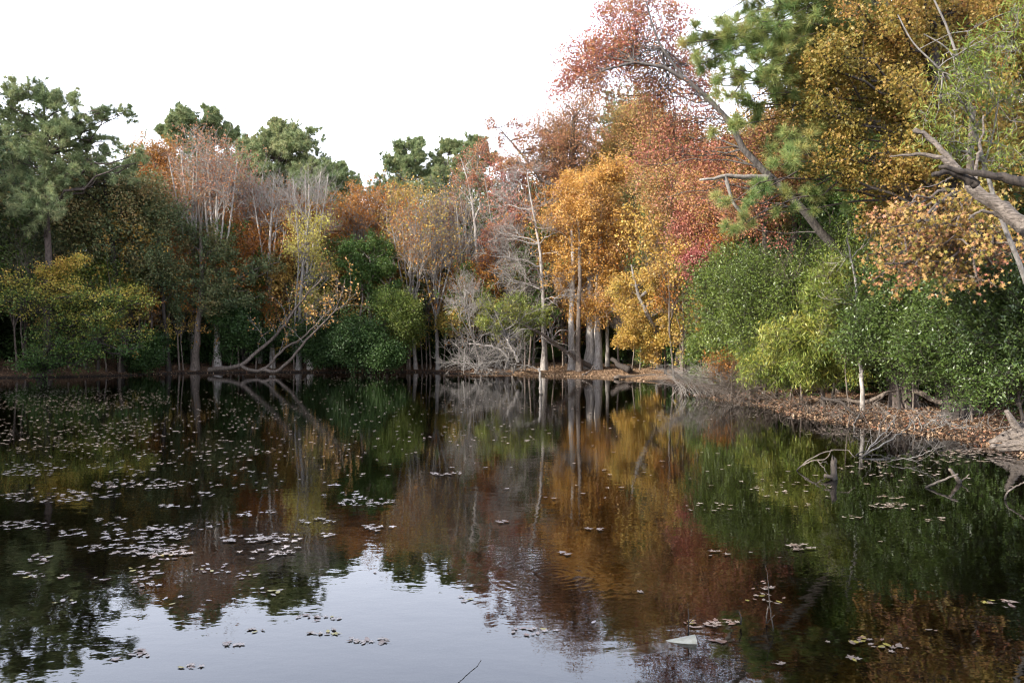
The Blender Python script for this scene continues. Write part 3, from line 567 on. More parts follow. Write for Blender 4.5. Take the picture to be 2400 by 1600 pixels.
# big trunk orange/red behind
simple('sweetgum_tree', 'orange red sweetgum crown directly above the golden maple', 1590, 50, 400, 110, 680, 'leafy', 96, leaf='red', n=48, c3=8, nl=11, ls=.14, bark='brown', tadd=.22)
simple('sweetgum_tree', 'deep red sweetgum crown above the green thicket', 1680, 42, 400, 120, 650, 'leafy', 97, leaf='red', n=60, c3=7, nl=9, ls=.13, bark='brown', tadd=-.12)
simple('maple_tree', 'small crimson maple at the seam of the golden maple and the green thicket', 1650, 38, 575, 45, 680, 'leafy', 104, leaf='crimson', n=16, c3=7, nl=8, ls=.12, bark='brown', tadd=-.15)
for px, D, tp, hw, bt, lab, lf, sd, ta in [(1600, 46, 280, 120, 560, 'brick and orange sweetgum crown under the bend of the diagonal trunk', 'red', 86, .2), (1740, 38, 300, 110, 600, 'scarlet flecked sweetgum crown right behind the pale broken dead limb', 'red', 88, .0), (1860, 34, 230, 110, 560, 'dull gold sweetgum behind the near pine tufts', 'sgum', 89, .1), (1450, 62, 330, 120, 560, 'amber sweetgum crown peeping above the orange grove', 'yorange', 103, -.1)]:
    simple('sweetgum_tree', lab, px, D, tp, hw, bt, 'leafy', sd, leaf=lf, n=60, c3=7, nl=9, ls=.14, bark='brown', tadd=ta)
simple('sweetgum_tree', 'mottled orange brown crown upper left of the red trees', 1480, 60, 250, 120, 500, 'leafy', 98, leaf='red', n=56, c3=7, nl=9, ls=.15, bark='brown', tadd=.3)
simple('sweetgum_tree', 'rosy brown thin crowned tree above the orange grove against the sky', 1345, 60, 205, 135, 440, 'leafy', 99, leaf='pinkbrown', n=56, c3=6, nl=6, ls=.16, bark='brown', tadd=.1)
simple('pine_tree', 'green pine half hidden behind the rosy and orange crowns', 1490, 66, 210, 110, 470, 'pine', 100, n=30, r0=.014, nl=4)
simple('pine_tree', 'green pine showing through behind the deep red crown', 1620, 50, 330, 90, 620, 'pine', 101, n=24, nl=4, leaf='pine2')
# brown bough leaning left into the sky
D = 58; root_path = [P(1440, 560, D), P(1400, 500, D), P(1340, 450, D), P(1265, 420, D), P(1235, 375, D), P(1200, 335, D), P(1170, 300, D)]
T, S = px_lobes([(1150, 300, 20), (1180, 325, 20), (1215, 330, 22), (1240, 350, 18), (1170, 380, 22), (1200, 390, 22), (1240, 400, 25), (1280, 400, 22), (1160, 400, 14), (1300, 330, 20), (1320, 420, 25), (1230, 300, 16)], D, np.random.default_rng(102), 3)
b = base_at(1500, D)
tree('oak_tree', 'brown leaved oak leaning far left into the white sky', 'tree', [b, P(1490, 700, D)] + root_path, [.4, .33, .28, .24, .2, .17, .13, .08, .03], T, S * 1.1, 'brown', 'pinkbrown', 102, c2=5, c3=5, nl=4, ls=.14, slope=.1, tmin=.5)

# ================================================================== LEANING RED SWEETGUM (dark diagonal trunk)
D = 26; b = base_at(2100, 28)
tr_pts = [b, P(2070, 800, 27.5), P(2030, 690, 27), P(1985, 610, 26.6), P(1920, 540, 26.3), P(1850, 452, 26), P(1790, 400, 26), P(1735, 340, 26), P(1700, 270, 26), P(1650, 225, 26), P(1590, 175, 26), P(1540, 152, 26), P(1470, 148, 26), P(1420, 163, 26)]
T, S = px_lobes([(a[0], a[1], a[2], 27.5) for a in [(1400, 175, 30), (1350, 180, 30), (1320, 150, 26), (1380, 120, 32), (1340, 110, 18), (1430, 80, 34), (1405, 40, 24), (1470, 110, 34), (1480, 40, 34), (1530, 70, 40), (1540, 15, 34), (1580, 110, 40),
                 (1600, 60, 30), (1500, 210, 40), (1560, 230, 45), (1440, 220, 34), (1620, 160, 34), (1320, 195, 18), (1390, 215, 22), (1300, 210, 12), (1640, 210, 30), (1580, 290, 40), (1660, 300, 40), (1500, 280, 40), (1690, 380, 40),
                 (1620, 370, 40), (1540, 340, 40), (1700, 470, 36), (1640, 450, 30), (1450, 150, 40), (1560, 180, 40), (1700, 330, 40), (1360, 150, 30), (1440, 15, 30), (1650, 160, 30), (1590, 10, 26), (1740, 520, 36), (1580, 440, 40), (1520, 400, 36)]], D, np.random.default_rng(110), 3)
tree('sweetgum_tree', 'leaning sweetgum with a long dark diagonal trunk and red crown against the sky', 'tree', tr_pts, [.18, .18, .175, .17, .16, .145, .13, .115, .105, .09, .08, .065, .05, .035], T, S * 1.0, 'slate', 'red', 110,
     thin=.6, limb_r=.6, rmin=.005, c2=6, c3=7, nl=5, ls=.11, tmpl=STAR, slope=.15, upc=.4, tmin=.4, tadd=-.1, l2=1.4, l3=.8, jit=.2, wig=.28,
     stems=[[P(1600, 180, 26), P(1575, 145, 26), P(1555, 118, 26), P(1530, 60, 26), P(1515, 5, 26)]])
# broken pale dead limb on it
root = empty('dead_limb', P(1795, 415, 25.8), 'pale broken dead limb sticking out left of the diagonal trunk', 'branch')
g = Geo(); q = smooth_path([P(1805, 418, 25.9), P(1760, 416, 25.6), P(1700, 414, 25.3), P(1672, 419, 25.2), P(1640, 422, 25.1)], 14); q[1:-1] += np.random.default_rng(1).normal(size=(12, 3)) * .03
tubes(g, q[None], np.linspace(.11, .035, 14)[None], 8, True); g.build('limb', B['pale'], root, P(1795, 415, 25.8), False)
g = Geo(); q = smooth_path([P(1700, 414, 25.3), P(1706, 435, 25.3), P(1722, 480, 25.4), P(1740, 500, 25.5)], 10); tubes(g, q[None], np.linspace(.07, .05, 10)[None], 6); g.build('spur', B['grey'], root, P(1795, 415, 25.8), False)

# ================================================================== NEAR PINE (top right)
D = 21; b = base_at(2120, 24)
T, S = px_lobes([(1745, 30, 40), (1800, 60, 45), (1700, 100, 40), (1640, 110, 26), (1760, 130, 45), (1830, 110, 36), (1870, 40, 45), (1920, 20, 45), (1720, 190, 36), (1780, 190, 40), (1840, 330, 40), (1880, 350, 40), (1850, 380, 34),
                 (1730, 470, 30), (1745, 510, 26), (1700, 60, 25), (1650, 90, 20), (1770, -20, 40), (1860, -30, 50), (1950, -40, 60), (1690, 300, 26), (1760, 240, 26), (1900, 90, 30), (1670, 150, 30), (1690, 220, 30), (1800, 0, 40), (1740, 80, 40), (1830, 200, 30)], D, np.random.default_rng(120), 3)
tree('pine_tree', 'near loblolly pine with long needle tufts at the top right of the sky', 'tree', [b, P(2110, 500, 23.5), P(2090, 200, 23), P(2060, -100, 22.5), P(2040, -300, 22)], [.34, .3, .26, .2, .08], T, S * .95, 'pine', 'pine2', 120,
     c2=6, c3=7, nl=2, tj=.04, tuft=(34, .25, .0075), slope=-.15, upc=.25, flat=.2, up2=.3, up3=.4, l2=.95, l3=.55, tmin=.2, limb_r=.5, rmin=.006, wig=.25)

# ================================================================== GOLDEN SWEETGUM (top right)
rg = np.random.default_rng(130); b = base_at(2240, 21)
lob = [(rg.uniform(1900, 2460), rg.uniform(-40, 400), rg.uniform(35, 55), rg.uniform(18.5, 23)) for _ in range(32)] + [(1880, 180, 40, 21), (1900, 260, 36, 21), (1850, 230, 30, 21), (1960, 330, 36, 21), (2000, 400, 36, 21), (1930, 130, 40, 20), (1850, 150, 25, 21), (1930, 390, 30, 21)]
T, S = px_lobes(lob, 21, rg, 2)
tree('sweetgum_tree', 'olive gold sweetgum with star shaped leaves filling the upper right', 'tree', [b, P(2240, 600, 21), P(2230, 350, 21), P(2180, 100, 21), P(2200, -150, 21)], [.3, .26, .22, .17, .07], T, S * 1.15, 'dark', 'sgum', 130,
     c2=6, c3=6, nl=11, ls=.118, tmpl=STAR, slope=.3, upc=.2, up2=0, up3=-.1, jit=.16, tmin=.3, limb_r=1.0, wig=.25)
# peach gold sweetgum lower right
rg = np.random.default_rng(131); b = base_at(2262, 25)
lob = [(2060, 560, 34, 16), (2110, 530, 40, 16), (2160, 560, 40, 16), (2120, 500, 30, 16.5), (2240, 540, 40, 16), (2210, 600, 36, 16), (2130, 610, 30, 16), (2290, 570, 34, 15.5), (2350, 590, 34, 15.5), (2380, 540, 30, 15.5), (2080, 610, 20, 16), (2250, 470, 30, 16.5), (2330, 480, 30, 16), (2400, 600, 30, 15.5), (2130, 655, 26, 17), (2210, 665, 28, 16.5), (2290, 650, 24, 16), (2060, 620, 24, 17), (2060, 510, 24, 17)]
T, S = px_lobes(lob, 16, rg, 3)
tree('sweetgum_tree', 'peach and gold star leaved sweetgum sprays under the pale dead limb', 'tree', [b, P(2262, 700, 22), P(2265, 500, 18.5), P(2280, 250, 17.5)], [.16, .14, .11, .06], T, S * 1.1, 'brown', 'sgum2', 131,
     c2=5, c3=5, nl=3, ls=.125, tmpl=STAR, slope=-.2, upc=.1, up2=-.15, up3=-.3, tmin=.2, wig=.25, flat=.4)
# near willow, upper right
rg = np.random.default_rng(132); b = base_at(2480, 14.5)
lob = [(2200, 240, 30, 13), (2260, 210, 34, 13), (2330, 180, 34, 12.5), (2390, 120, 34, 12), (2370, 60, 30, 12), (2400, 200, 34, 12.5), (2300, 280, 34, 13), (2220, 320, 30, 13), (2370, 290, 34, 13), (2260, 370, 30, 13), (2340, 370, 34, 13), (2180, 280, 20, 13), (2400, 380, 30, 13), (2290, 130, 20, 13), (2390, 20, 24, 12), (2170, 330, 16, 13)]
T, S = px_lobes(lob, 13, rg, 2)
tree('willow_tree', 'near willow with slender green leaves and forked pale stems at the upper right', 'tree', [b, P(2440, 760, 14), P(2310, 400, 13.4), P(2270, 240, 13.3), P(2245, 130, 13.2), P(2180, -20, 13.1)], [.09, .08, .055, .045, .035, .015], T, S * 1.2, 'grey', 'willow', 132,
     c2=6, c3=5, nl=4, ls=.115, tmpl=LANCE, droop=.5, slope=.2, tmin=.35, rmin=.004,
     stems=[[P(2258, 190, 13.3), P(2260, 120, 13.2), P(2300, 80, 13.1)], [P(2250, 150, 13.3), P(2215, 110, 13.2), P(2165, 80, 13.2)], [P(2262, 230, 13.3), P(2190, 150, 13), P(2140, 100, 13), P(2104, 35, 13)], [P(2300, 410, 13.4), P(2330, 300, 13.4), P(2345, 200, 13.4)]])
# big dead limb on the right edge
def deadwood(name, label, cat, pieces, mat, org, k=7, jit=.02, seed=0, twig=None, tip=True):
    """pieces: list of (child name, [(px,py,D)...], r0, r1)"""
    root = empty(name, org, label, cat); r_ = np.random.default_rng(seed); pp = {}
    for nm, pts, r0, r1 in pieces:
        q = smooth_path([P(*a) for a in pts], 16); q[1:-1] += r_.normal(size=(14, 3)) * jit; rr = np.linspace(r0, r1, 16) * (1 + r_.normal(size=16) * .06)
        pp.setdefault(nm, Geo()); tubes(pp[nm], q[None], rr[None], k + (4 if r0 > .05 else 0), tip, ridge=.13 if r0 > .03 else .05, rs=seed)
        if twig:
            P2, R2, _ = grow(r_, q[None], rr[None], twig[0], .3, 1, twig[1], 45, 0, .18, 6, .35, 0, .003)
            pp.setdefault('twigs', Geo()); tubes(pp['twigs'], P2, R2, 4)
    for nm, g in pp.items(): g.build(nm, B[mat], root, org, False)
    return root
deadwood('dead_limb', 'pale weathered dead limb rising from the right edge and forking into broken stubs', 'branch', [
    ('limb', [(2440, 560, 11.6), (2390, 520, 11.8), (2340, 480, 12), (2290, 450, 12.1), (2275, 425, 12.2)], .13, .085),
    ('limb', [(2280, 440, 12.1), (2250, 405, 12.2), (2215, 375, 12.3), (2170, 362, 12.4), (2130, 362, 12.5), (2085, 367, 12.6)], .06, .012),
    ('stub', [(2275, 430, 12.2), (2235, 385, 12.3), (2200, 345, 12.4), (2170, 318, 12.5), (2142, 304, 12.5)], .05, .035),
    ('twig', [(2285, 440, 12.1), (2290, 380, 12.1), (2300, 330, 12.1), (2305, 270, 12.1)], .028, .012),
    ('twig', [(2350, 510, 12), (2300, 495, 12), (2285, 500, 12), (2270, 515, 12)], .03, .015),
    ('twig', [(2230, 415, 12.1), (2200, 430, 12), (2160, 440, 11.9), (2135, 450, 11.9)], .012, .004)], 'drift', P(2400, 530, 11.8), 10, .012, 5)
deadwood('dead_limb', 'nearly black dead limb crossing in front of the pale limb from the right edge', 'branch', [
    ('limb', [(2450, 440, 10.6), (2400, 427, 10.7), (2330, 412, 10.8), (2270, 404, 10.9), (2200, 392, 11)], .075, .025),
    ('stub', [(2290, 435, 11), (2260, 415, 11), (2230, 404, 11), (2185, 410, 11)], .06, .03)], 'dark', P(2400, 427, 10.7), 9, .01, 6)
# vertical trunks behind on the right
for (px, D, tp, r0, lab, lf, sd, bk) in [
    (2268, 26, 150, .2, 'straight grey trunked tree behind the peach gold sprays', 'sgum', 140, 'grey'),
    (2330, 25, 100, .18, 'dark trunked tree nearest the right edge behind the willow', 'sgum', 141, 'brown'),
    (1965, 30, 120, .11, 'slim two toned stem right of the diagonal trunk', 'sgum', 142, 'brown')]:
    b = base_at(px, D); r_ = np.random.default_rng(sd); T = np.array([P(px + r_.uniform(-90, 90), tp + r_.uniform(-120, 160), D + r_.uniform(-1.5, 2)) for _ in range(14)])
    tree('sweetgum_tree', lab, 'tree', [b, P(px - 6, 600, D), P(px + 4, 350, D), P(px - 5, tp, D)], [r0, r0 * .9, r0 * .8, r0 * .4], T, 1.3, bk, lf, sd, c2=5, c3=5, nl=7, ls=.12, tmpl=STAR, tmin=.4)
# dark pines / forest on the right background
simple('pine_tree', 'dusky pine seen through gaps left of the golden crown', 1990, 34, 160, 120, 520, 'pine', 150, n=26, nl=4, tuft=(16, .3, .02))
simple('pine_tree', 'dusky pine in the gap right of the near needle tufts', 2120, 38, 60, 130, 520, 'pine', 151, n=30, nl=4, tuft=(16, .3, .022))
simple('oak_tree', 'shaded brown oak deep in the gap behind the slim two toned stem', 1900, 36, 380, 90, 620, 'leafy', 152, leaf='olive', n=30, ls=.14, bark='brown')
simple('oak_tree', 'shaded olive oak behind the straight grey trunk', 2080, 30, 360, 110, 660, 'leafy', 153, leaf='olive', n=36, ls=.12, bark='brown')
simple('oak_tree', 'shaded olive oak filling behind the right edge limbs', 2330, 28, 200, 160, 640, 'leafy', 154, leaf='olive', n=60, ls=.13, bark='brown')
for q_, (px, D, tp, hw, bt, lab, lf, ta) in enumerate([(2340, 25, -110, 170, 380, 'bronze gold tree crown behind the near willow at the top right corner', 'sgum', -.05), (2110, 31, -60, 160, 430, 'bronze crown deep behind the star leaved olive gold sweetgum', 'sgum', -.12),
        (1930, 33, 60, 110, 420, 'olive brown crown seen between the near pine tufts and the golden leaves', 'olive', .1), (1990, 30, 330, 100, 600, 'mossy green tree under the near pine beside the two toned stem', 'mgreen', -.1), (2200, 24, 380, 150, 640, 'olive and rose tree low behind the pale dead limb', 'sgum', 0)]):
    simple('sweetgum_tree', lab, px, D, tp, hw, bt, 'leafy', 250 + q_, leaf=lf, n=60, ls=.14, bark='brown', tadd=ta)
simple('sweetgum_tree', 'orange flecked sweetgum between the near pine and the red crown', 1800, 33, 250, 90, 560, 'leafy', 155, leaf='red', n=36, ls=.12, bark='brown', tadd=.2, nl=8)

# ================================================================== GREEN THICKET ON THE RIGHT BANK
for (px, D, tp, hw, bt, lab, lf, sd, n_) in [
    (1700, 33, 620, 100, 880, 'tall wax myrtle at the left end of the green thicket beside the golden maple', 'myrtle', 160, 60),
    (1820, 29, 575, 110, 900, 'tall wax myrtle crossed by bare twigs in the thicket middle', 'myrtle', 161, 70),
    (1950, 27.5, 560, 100, 915, 'wax myrtle around the pale birch stem', 'myrtle', 162, 60),
    (2110, 23, 600, 120, 925, 'dark glossy wax myrtle right of the pale birch stem', 'myrtle2', 163, 72),
    (2250, 20.5, 600, 120, 945, 'large glossy wax myrtle below the peach gold sprays', 'myrtle2', 164, 80),
    (2400, 18.5, 600, 125, 965, 'largest wax myrtle overhanging the bank at the right edge', 'myrtle2', 165, 80),
    (1620, 36, 760, 60, 890, 'low wax myrtle reaching the water right of the grove', 'myrtle', 166, 34),
    (1430, 58, 750, 42, 856, 'small rounded wax myrtle on the leafy bank right of the grove trunks', 'myrtle', 167, 24),
    (1530, 53, 770, 50, 862, 'low wax myrtle behind the leafy bank below the golden maple', 'myrtle', 168, 24),
    (1310, 60, 780, 35, 858, 'small green shrub behind the white trunk base', 'mgreen', 169, 16),
    (1230, 60, 790, 30, 862, 'little green shrub left of the white trunk base', 'mgreen', 170, 12),
    (1605, 35, 845, 30, 905, 'bright green waterside bush beside the silver twigs', 'myrtle', 171, 16)]:
    near = D < 30
    simple('wax_myrtle_shrub', lab, px, D, tp, hw, bt, 'leafy', sd, leaf=lf, n=n_, c2=7, c3=7, nl=14 if near else 10, ls=.105 if near else .13, tmpl=NARROW, bark='dark', r0=.009, jit=.08, sf=.8, tmin=.05, up2=.5, up3=.5, wig=.3, lup=.5)
# willow shrub in front of the thicket
rg = np.random.default_rng(172); D = 25; b = base_at(1930, 25.5)
lob = [(1800, 800, 30), (1840, 790, 34), (1880, 770, 34), (1920, 750, 30), (1990, 790, 30), (1760, 860, 28), (1830, 830, 34), (1870, 860, 34), (1820, 870, 30), (1920, 800, 34), (1990, 820, 30), (1800, 850, 30), (1850, 850, 34), (1900, 830, 36), (1950, 800, 34), (1980, 850, 30), (1780, 880, 22), (1880, 885, 26), (1940, 870, 30), (1940, 700, 30), (1960, 640, 28), (1900, 700, 24), (1850, 810, 34), (1810, 770, 26), (1890, 800, 34), (2010, 880, 18)]
T, S = px_lobes(lob, D, rg, 3)
tree('willow_shrub', 'yellow green willow bush bowing over the right bank', 'shrub', [b, P(1925, 820, 25.3), P(1940, 720, 25.2), P(1950, 600, 25.2)], [.08, .07, .05, .03], T, S * 1.15, 'brown', 'willow', 172, c2=7, c3=7, nl=9, ls=.15, tmpl=LANCE, droop=.6, slope=.2, up2=0, up3=-.3, tmin=.05, tadd=.12)
# pale birch stem
D = 23.4; b = base_at(2022, D); T = [P(*a, D) for a in [(1985, 600), (2040, 640), (1970, 700), (2050, 560), (1990, 540)]]
tree('birch_tree', 'pale slender birch stem standing on the right bank in the willow bush', 'tree', [b, P(2019, 880, D), P(2012, 760, D), P(2005, 660, D), P(1985, 560, D)], [.07, .062, .055, .045, .02], T, .8, 'pale', 'willow', 173, c2=4, c3=4, nl=3, ls=.12, tmpl=LANCE, droop=.3)
for q_, (px, D, tp, hw, bt, lab) in enumerate([(1850, 24.5, 600, 60, 760, 'loose yellow green willow spray over the middle of the thicket'), (1990, 24, 700, 70, 850, 'loose willow sprays just right of the pale birch stem'), (1700, 29.5, 790, 50, 900, 'small willow bush low behind the silver twigs')]):
    simple('willow_shrub', lab, px, D, tp, hw, bt, 'leafy', 270 + q_, leaf='willow', n=22, c2=5, c3=6, nl=7, ls=.15, tmpl=LANCE, droop=.5, bark='brown', r0=.008)
for q_, (px, D, tp, hw, bt) in enumerate([(1790, 27.5, 590, 80, 740), (1880, 27, 520, 90, 680), (2140, 22.5, 640, 80, 800), (2280, 20, 620, 70, 800)]):
    simple('bare_shrub', ['dead grey twigs poking out of the thicket left of the willow spray', 'dead grey twigs below the foot of the diagonal trunk', 'dead twigs through the dark glossy wax myrtle', 'dead twigs through the thicket nearest the right edge'][q_], px, D, tp, hw, bt, 'bare', 280 + q_, n=7, c2=4, c3=3, c4=2, rmin=.005, r0=.006, fan=0, bark='brown')
# bare twig fans
for (px, py, D, hw, ht, lab, mt, sd, lf) in [
    (1650, 925, 31.5, 75, 70, 'silver bare twig fan leaning left out of the bank at the water', 'pale', 180, None),
    (1770, 935, 28.5, 110, 75, 'brown bare twig fan between the silver twigs and the willow bush', 'brown', 181, None),
    (1705, 905, 32, 60, 70, 'copper leaved little bush behind the silver twigs', 'brown', 182, 'rust')]:
    r_ = np.random.default_rng(sd); b = P(px, py, D); b[2] = max(zg([b[:2]])[0], .02); root = empty('bare_shrub', b, lab, 'shrub'); g = Geo(); gc = Geo()
    n_ = 70; s0 = np.tile(b, (n_, 1)) + r_.normal(size=(n_, 3)) * [.7, .5, .0]; tip = np.array([P(px - hw * .55 + r_.uniform(-1, 1) * hw, py - ht * r_.uniform(.35, 1.1), D + r_.uniform(-1.2, .6)) for _ in range(n_)])
    if lf: tip[:, 0] += .7
    u = np.linspace(0, 1, 8)[None, :, None]; ct = s0 * .4 + tip * .6 + [0, 0, .35]
    q = (1-u)**2*s0[:, None] + 2*u*(1-u)*ct[:, None] + u*u*tip[:, None]; q[:, 1:] += r_.normal(size=(n_, 7, 3)) * .03
    rr = np.tile(np.linspace(.012, .004, 8), (n_, 1)); tubes(g, q, rr, 4); P2, R2, _ = grow(r_, q, rr, 5, .3, 1, .6, 35, .2, .15, 5, .7, 0, .004); tubes(g, P2, R2, 3)
    g.build('branches', B[mt], root, b, False)
    if lf: pos, _ = pick(P2, r_.uniform(.2, 1, (len(P2), 14))); leaves(gc, r_, pos + r_.normal(size=pos.shape) * .06, .06, OVAL, r_.uniform(.2, .7, len(pos))); gc.build('crown', L[lf], root, b)
# brush heap at mid shore
r_ = np.random.default_rng(185); b = P(1140, 868, 50); b[2] = .1; root = empty('brush_heap', b, 'tangled grey heap of fallen branches at the waterline below the willow', 'brush heap'); g = Geo(); g2 = Geo()
n_ = 46; s0 = np.array([P(r_.uniform(1080, 1225), r_.uniform(862, 876), r_.uniform(48.5, 51.5)) for _ in range(n_)]); tip = np.array([P(r_.uniform(1040, 1230), r_.uniform(770, 868), r_.uniform(48, 52)) for _ in range(n_)])
u = np.linspace(0, 1, 9)[None, :, None]; ct = (s0 + tip) / 2 + r_.normal(size=(n_, 3)) * .4 + [0, 0, .5]; q = (1-u)**2*s0[:, None] + 2*u*(1-u)*ct[:, None] + u*u*tip[:, None]; q[:, 1:] += r_.normal(size=(n_, 8, 3)) * .05
rr = r_.uniform(.012, .04, (n_, 1)) * np.linspace(1, .4, 9)[None]; tubes(g, q, rr, 6); P2, R2, _ = grow(r_, q, rr, 7, .2, 1, 1.3, 50, .2, .18, 6, .5, 0, .008); P3, R3, _ = grow(r_, P2, R2, 4, .2, 1, .6, 45, .1, .18, 4, .6, 0, .007)
tubes(g2, P2, R2, 4); tubes(g2, P3, R3, 3); g.build('boughs', B['grey'], root, b, False); g2.build('twigs', B['grey'], root, b, False)
deadwood('dead_bough', 'long arching bare bough curving over the brush heap', 'branch', [('limb', [(1195, 850, 50), (1185, 830, 50), (1160, 815, 50), (1130, 808, 50), (1100, 806, 50)], .09, .04), ('limb', [(1215, 850, 50), (1200, 815, 50), (1188, 795, 50)], .1, .06)], 'pale', P(1195, 850, 50), 7, .03, 9, (9, 1.2))

# ================================================================== FOREST FILL BEHIND (shared meshes)
def copy_tree(root, px, D, s, rot, label=None, group=None, name=None, xy=None):
    b = base_at(px, D) if xy is None else np.array([xy[0], xy[1], zg([xy])[0]])
    r = root.copy(); C.objects.link(r); r.location = b; r.scale = (s, s, s); r.rotation_euler = (0, 0, rot)
    if label: r['label'] = label
    if group: r['group'] = group
    for ch in root.children:
        c = ch.copy(); C.objects.link(c); c.parent = r
    return r
FG = {
 'oak': (dict(name='oak_tree', kind='leafy', leaf='olive', n=34, ls=.24, tadd=-.15, bark='dark', px=320, D=66, top=470, half=110, bot=790, seed=200), 'dim olive oak standing deeper in the wood behind the shore trees', 'olive oaks deeper in the wood'),
 'rust': (dict(name='beech_tree', kind='leafy', leaf='rust', n=34, ls=.23, tadd=-.1, bark='grey', px=560, D=68, top=480, half=100, bot=790, seed=201), 'rusty beech standing deeper in the wood behind the shore trees', 'rusty beeches deeper in the wood'),
 'holly': (dict(name='holly_tree', kind='leafy', leaf='dgreen', n=38, ls=.24, bark='dark', px=800, D=64, top=620, half=90, bot=850, seed=202), 'dark holly standing in the shade behind the shore trees', 'dark hollies behind the shore trees'),
 'pine': (dict(name='pine_tree', kind='pine', n=26, nl=5, px=200, D=72, top=380, half=80, bot=640, seed=203), 'distant pine filling the wood behind the skyline trees', 'distant pines in the wood'),
 'bare': (dict(name='bare_tree', kind='bare', n=16, px=900, D=66, top=470, half=60, bot=700, seed=204), 'distant leafless tree in the wood behind the shore trees', 'distant leafless trees'),
}
spots = {'oak': [(110, 60), (240, 62), (480, 64), (0, 58), (850, 68), (1000, 70), (1500, 66), (1780, 46), (2050, 44), (2250, 40)],
         'rust': [(460, 66), (650, 67), (760, 68), (900, 72), (300, 68), (1080, 72), (1650, 60)],
         'holly': [(640, 62), (720, 61), (500, 60), (880, 62), (1000, 63), (1120, 64), (1060, 60), (400, 62), (300, 60), (180, 58), (60, 56), (1200, 64), (1300, 66), (1420, 62), (1540, 58), (1640, 50), (1740, 44), (1850, 38), (1960, 36), (2100, 32), (2230, 28), (2380, 26), (2480, 22), (-60, 54)],
         'pine': [(395, 86), (470, 88), (540, 86), (610, 84), (330, 84), (560, 86), (700, 84), (820, 80), (1000, 96), (1200, 90), (1340, 80), (1500, 74), (1700, 58), (1900, 50), (2100, 50), (2300, 44), (60, 74)],
         'bare': [(340, 64), (540, 64), (690, 63), (820, 62), (1090, 63), (1150, 64)]}
r_ = np.random.default_rng(77); protos = {}
for k_, (a, lab, grp) in FG.items():
    a = dict(a); pr = simple(a.pop('name'), lab, a.pop('px'), a.pop('D'), a.pop('top'), a.pop('half'), a.pop('bot'), a.pop('kind'), a.pop('seed'), group=grp, **a)
    protos[k_] = pr
    for px, D in spots[k_]:
        s = r_.uniform(.8, 1.05) * (0.72 if (k_ in ('oak', 'rust') and D < 50) else 1)
        if k_ == 'pine' and 600 < px < 1250: s *= .82
        if k_ == 'pine' and D in (84, 86, 88) and px < 620: s = 1.3
        if k_ == 'pine' and px > 1250: s *= .8
        if k_ == 'pine' and px < 100: s *= .75
        copy_tree(pr, px, D, s, r_.uniform(0, 6.28), None, grp)
# pines closing the wood along the left side of the pond, out of frame except for their shade
for x, y in [(-41, 42), (-43, 38), (-43, 34), (-42, 30), (-44, 26), (-43, 22), (-45, 17), (-47, 45), (-38, 47), (-50, 30), (-50, 22), (-48, 38), (-36, 52), (-42, 52)]:
    copy_tree(protos['pine'], 0, 0, r_.uniform(1.2, 1.35) if y > 35 else r_.uniform(.9, 1.05), r_.uniform(0, 6.28), None, FG['pine'][2], xy=(x, y))
    copy_tree(protos['oak'], 0, 0, r_.uniform(1.2, 1.35) if y > 35 else r_.uniform(.9, 1.05), r_.uniform(0, 6.28), None, FG['oak'][2], xy=(x + 2, y + 3))

# ================================================================== DEAD WOOD ALONG THE RIGHT BANK AND IN THE WATER
deadwood('fallen_log', 'weathered fallen log lying across the leaves on the right bank', 'log', [
    ('log', [(1955, 935, 25.2), (2040, 938, 24.6), (2080, 918, 24.2), (2120, 912, 23.8), (2160, 922, 23.2), (2210, 944, 22.4), (2300, 968, 21.4)], .05, .09),
    ('branch', [(2120, 915, 23.8), (2080, 920, 23.2), (2050, 945, 22.4), (2020, 975, 21.6), (1985, 985, 21.2)], .04, .015),
    ('branch', [(2122, 918, 23.8), (2122, 945, 23.2), (2120, 975, 22.6)], .045, .02),
    ('branch', [(2050, 945, 22.4), (2070, 960, 22.2), (2085, 975, 22)], .05, .03)], 'brown', P(2160, 925, 23.3), 8, .02, 20)
deadwood('dead_branch', 'dark crooked branch on the leaves left of the fallen log', 'branch', [
    ('limb', [(1925, 930, 23.5), (1970, 942, 23), (1990, 960, 22.5), (2020, 985, 21.5)], .045, .02)], 'dark', P(1970, 945, 23), 6, .02, 21, (5, .9))
deadwood('dead_branch', 'fan of thin bare twigs dipping into the water below the fallen log', 'branch', [
    ('twig', [(2015, 970, 20.5), (2000, 1000, 19.6), (2035, 1040, 18), (2060, 1060, 17.3)], .016, .008), ('twig', [(2012, 1075, 15), (2050, 1035, 16), (2090, 990, 18), (2105, 955, 19)], .016, .006),
    ('twig', [(2015, 1075, 15), (2070, 1040, 16), (2120, 1005, 17.5), (2155, 965, 19)], .016, .006), ('twig', [(1985, 1075, 15.1), (2020, 1060, 15.6), (2060, 1035, 16.4), (2095, 1005, 17)], .014, .006)], 'grey', P(2015, 1070, 15.2), 5, .015, 22, (6, .8))
deadwood('dead_branch', 'bleached thin stick slanting over the leaves right of the fallen log', 'branch', [
    ('limb', [(2190, 985, 20), (2230, 960, 20.3), (2262, 925, 20.8), (2285, 900, 21.2)], .02, .01), ('twig', [(2230, 985, 19.5), (2260, 975, 19.4), (2275, 958, 19.6)], .012, .006)], 'drift', P(2230, 960, 20.3), 5, .01, 23)
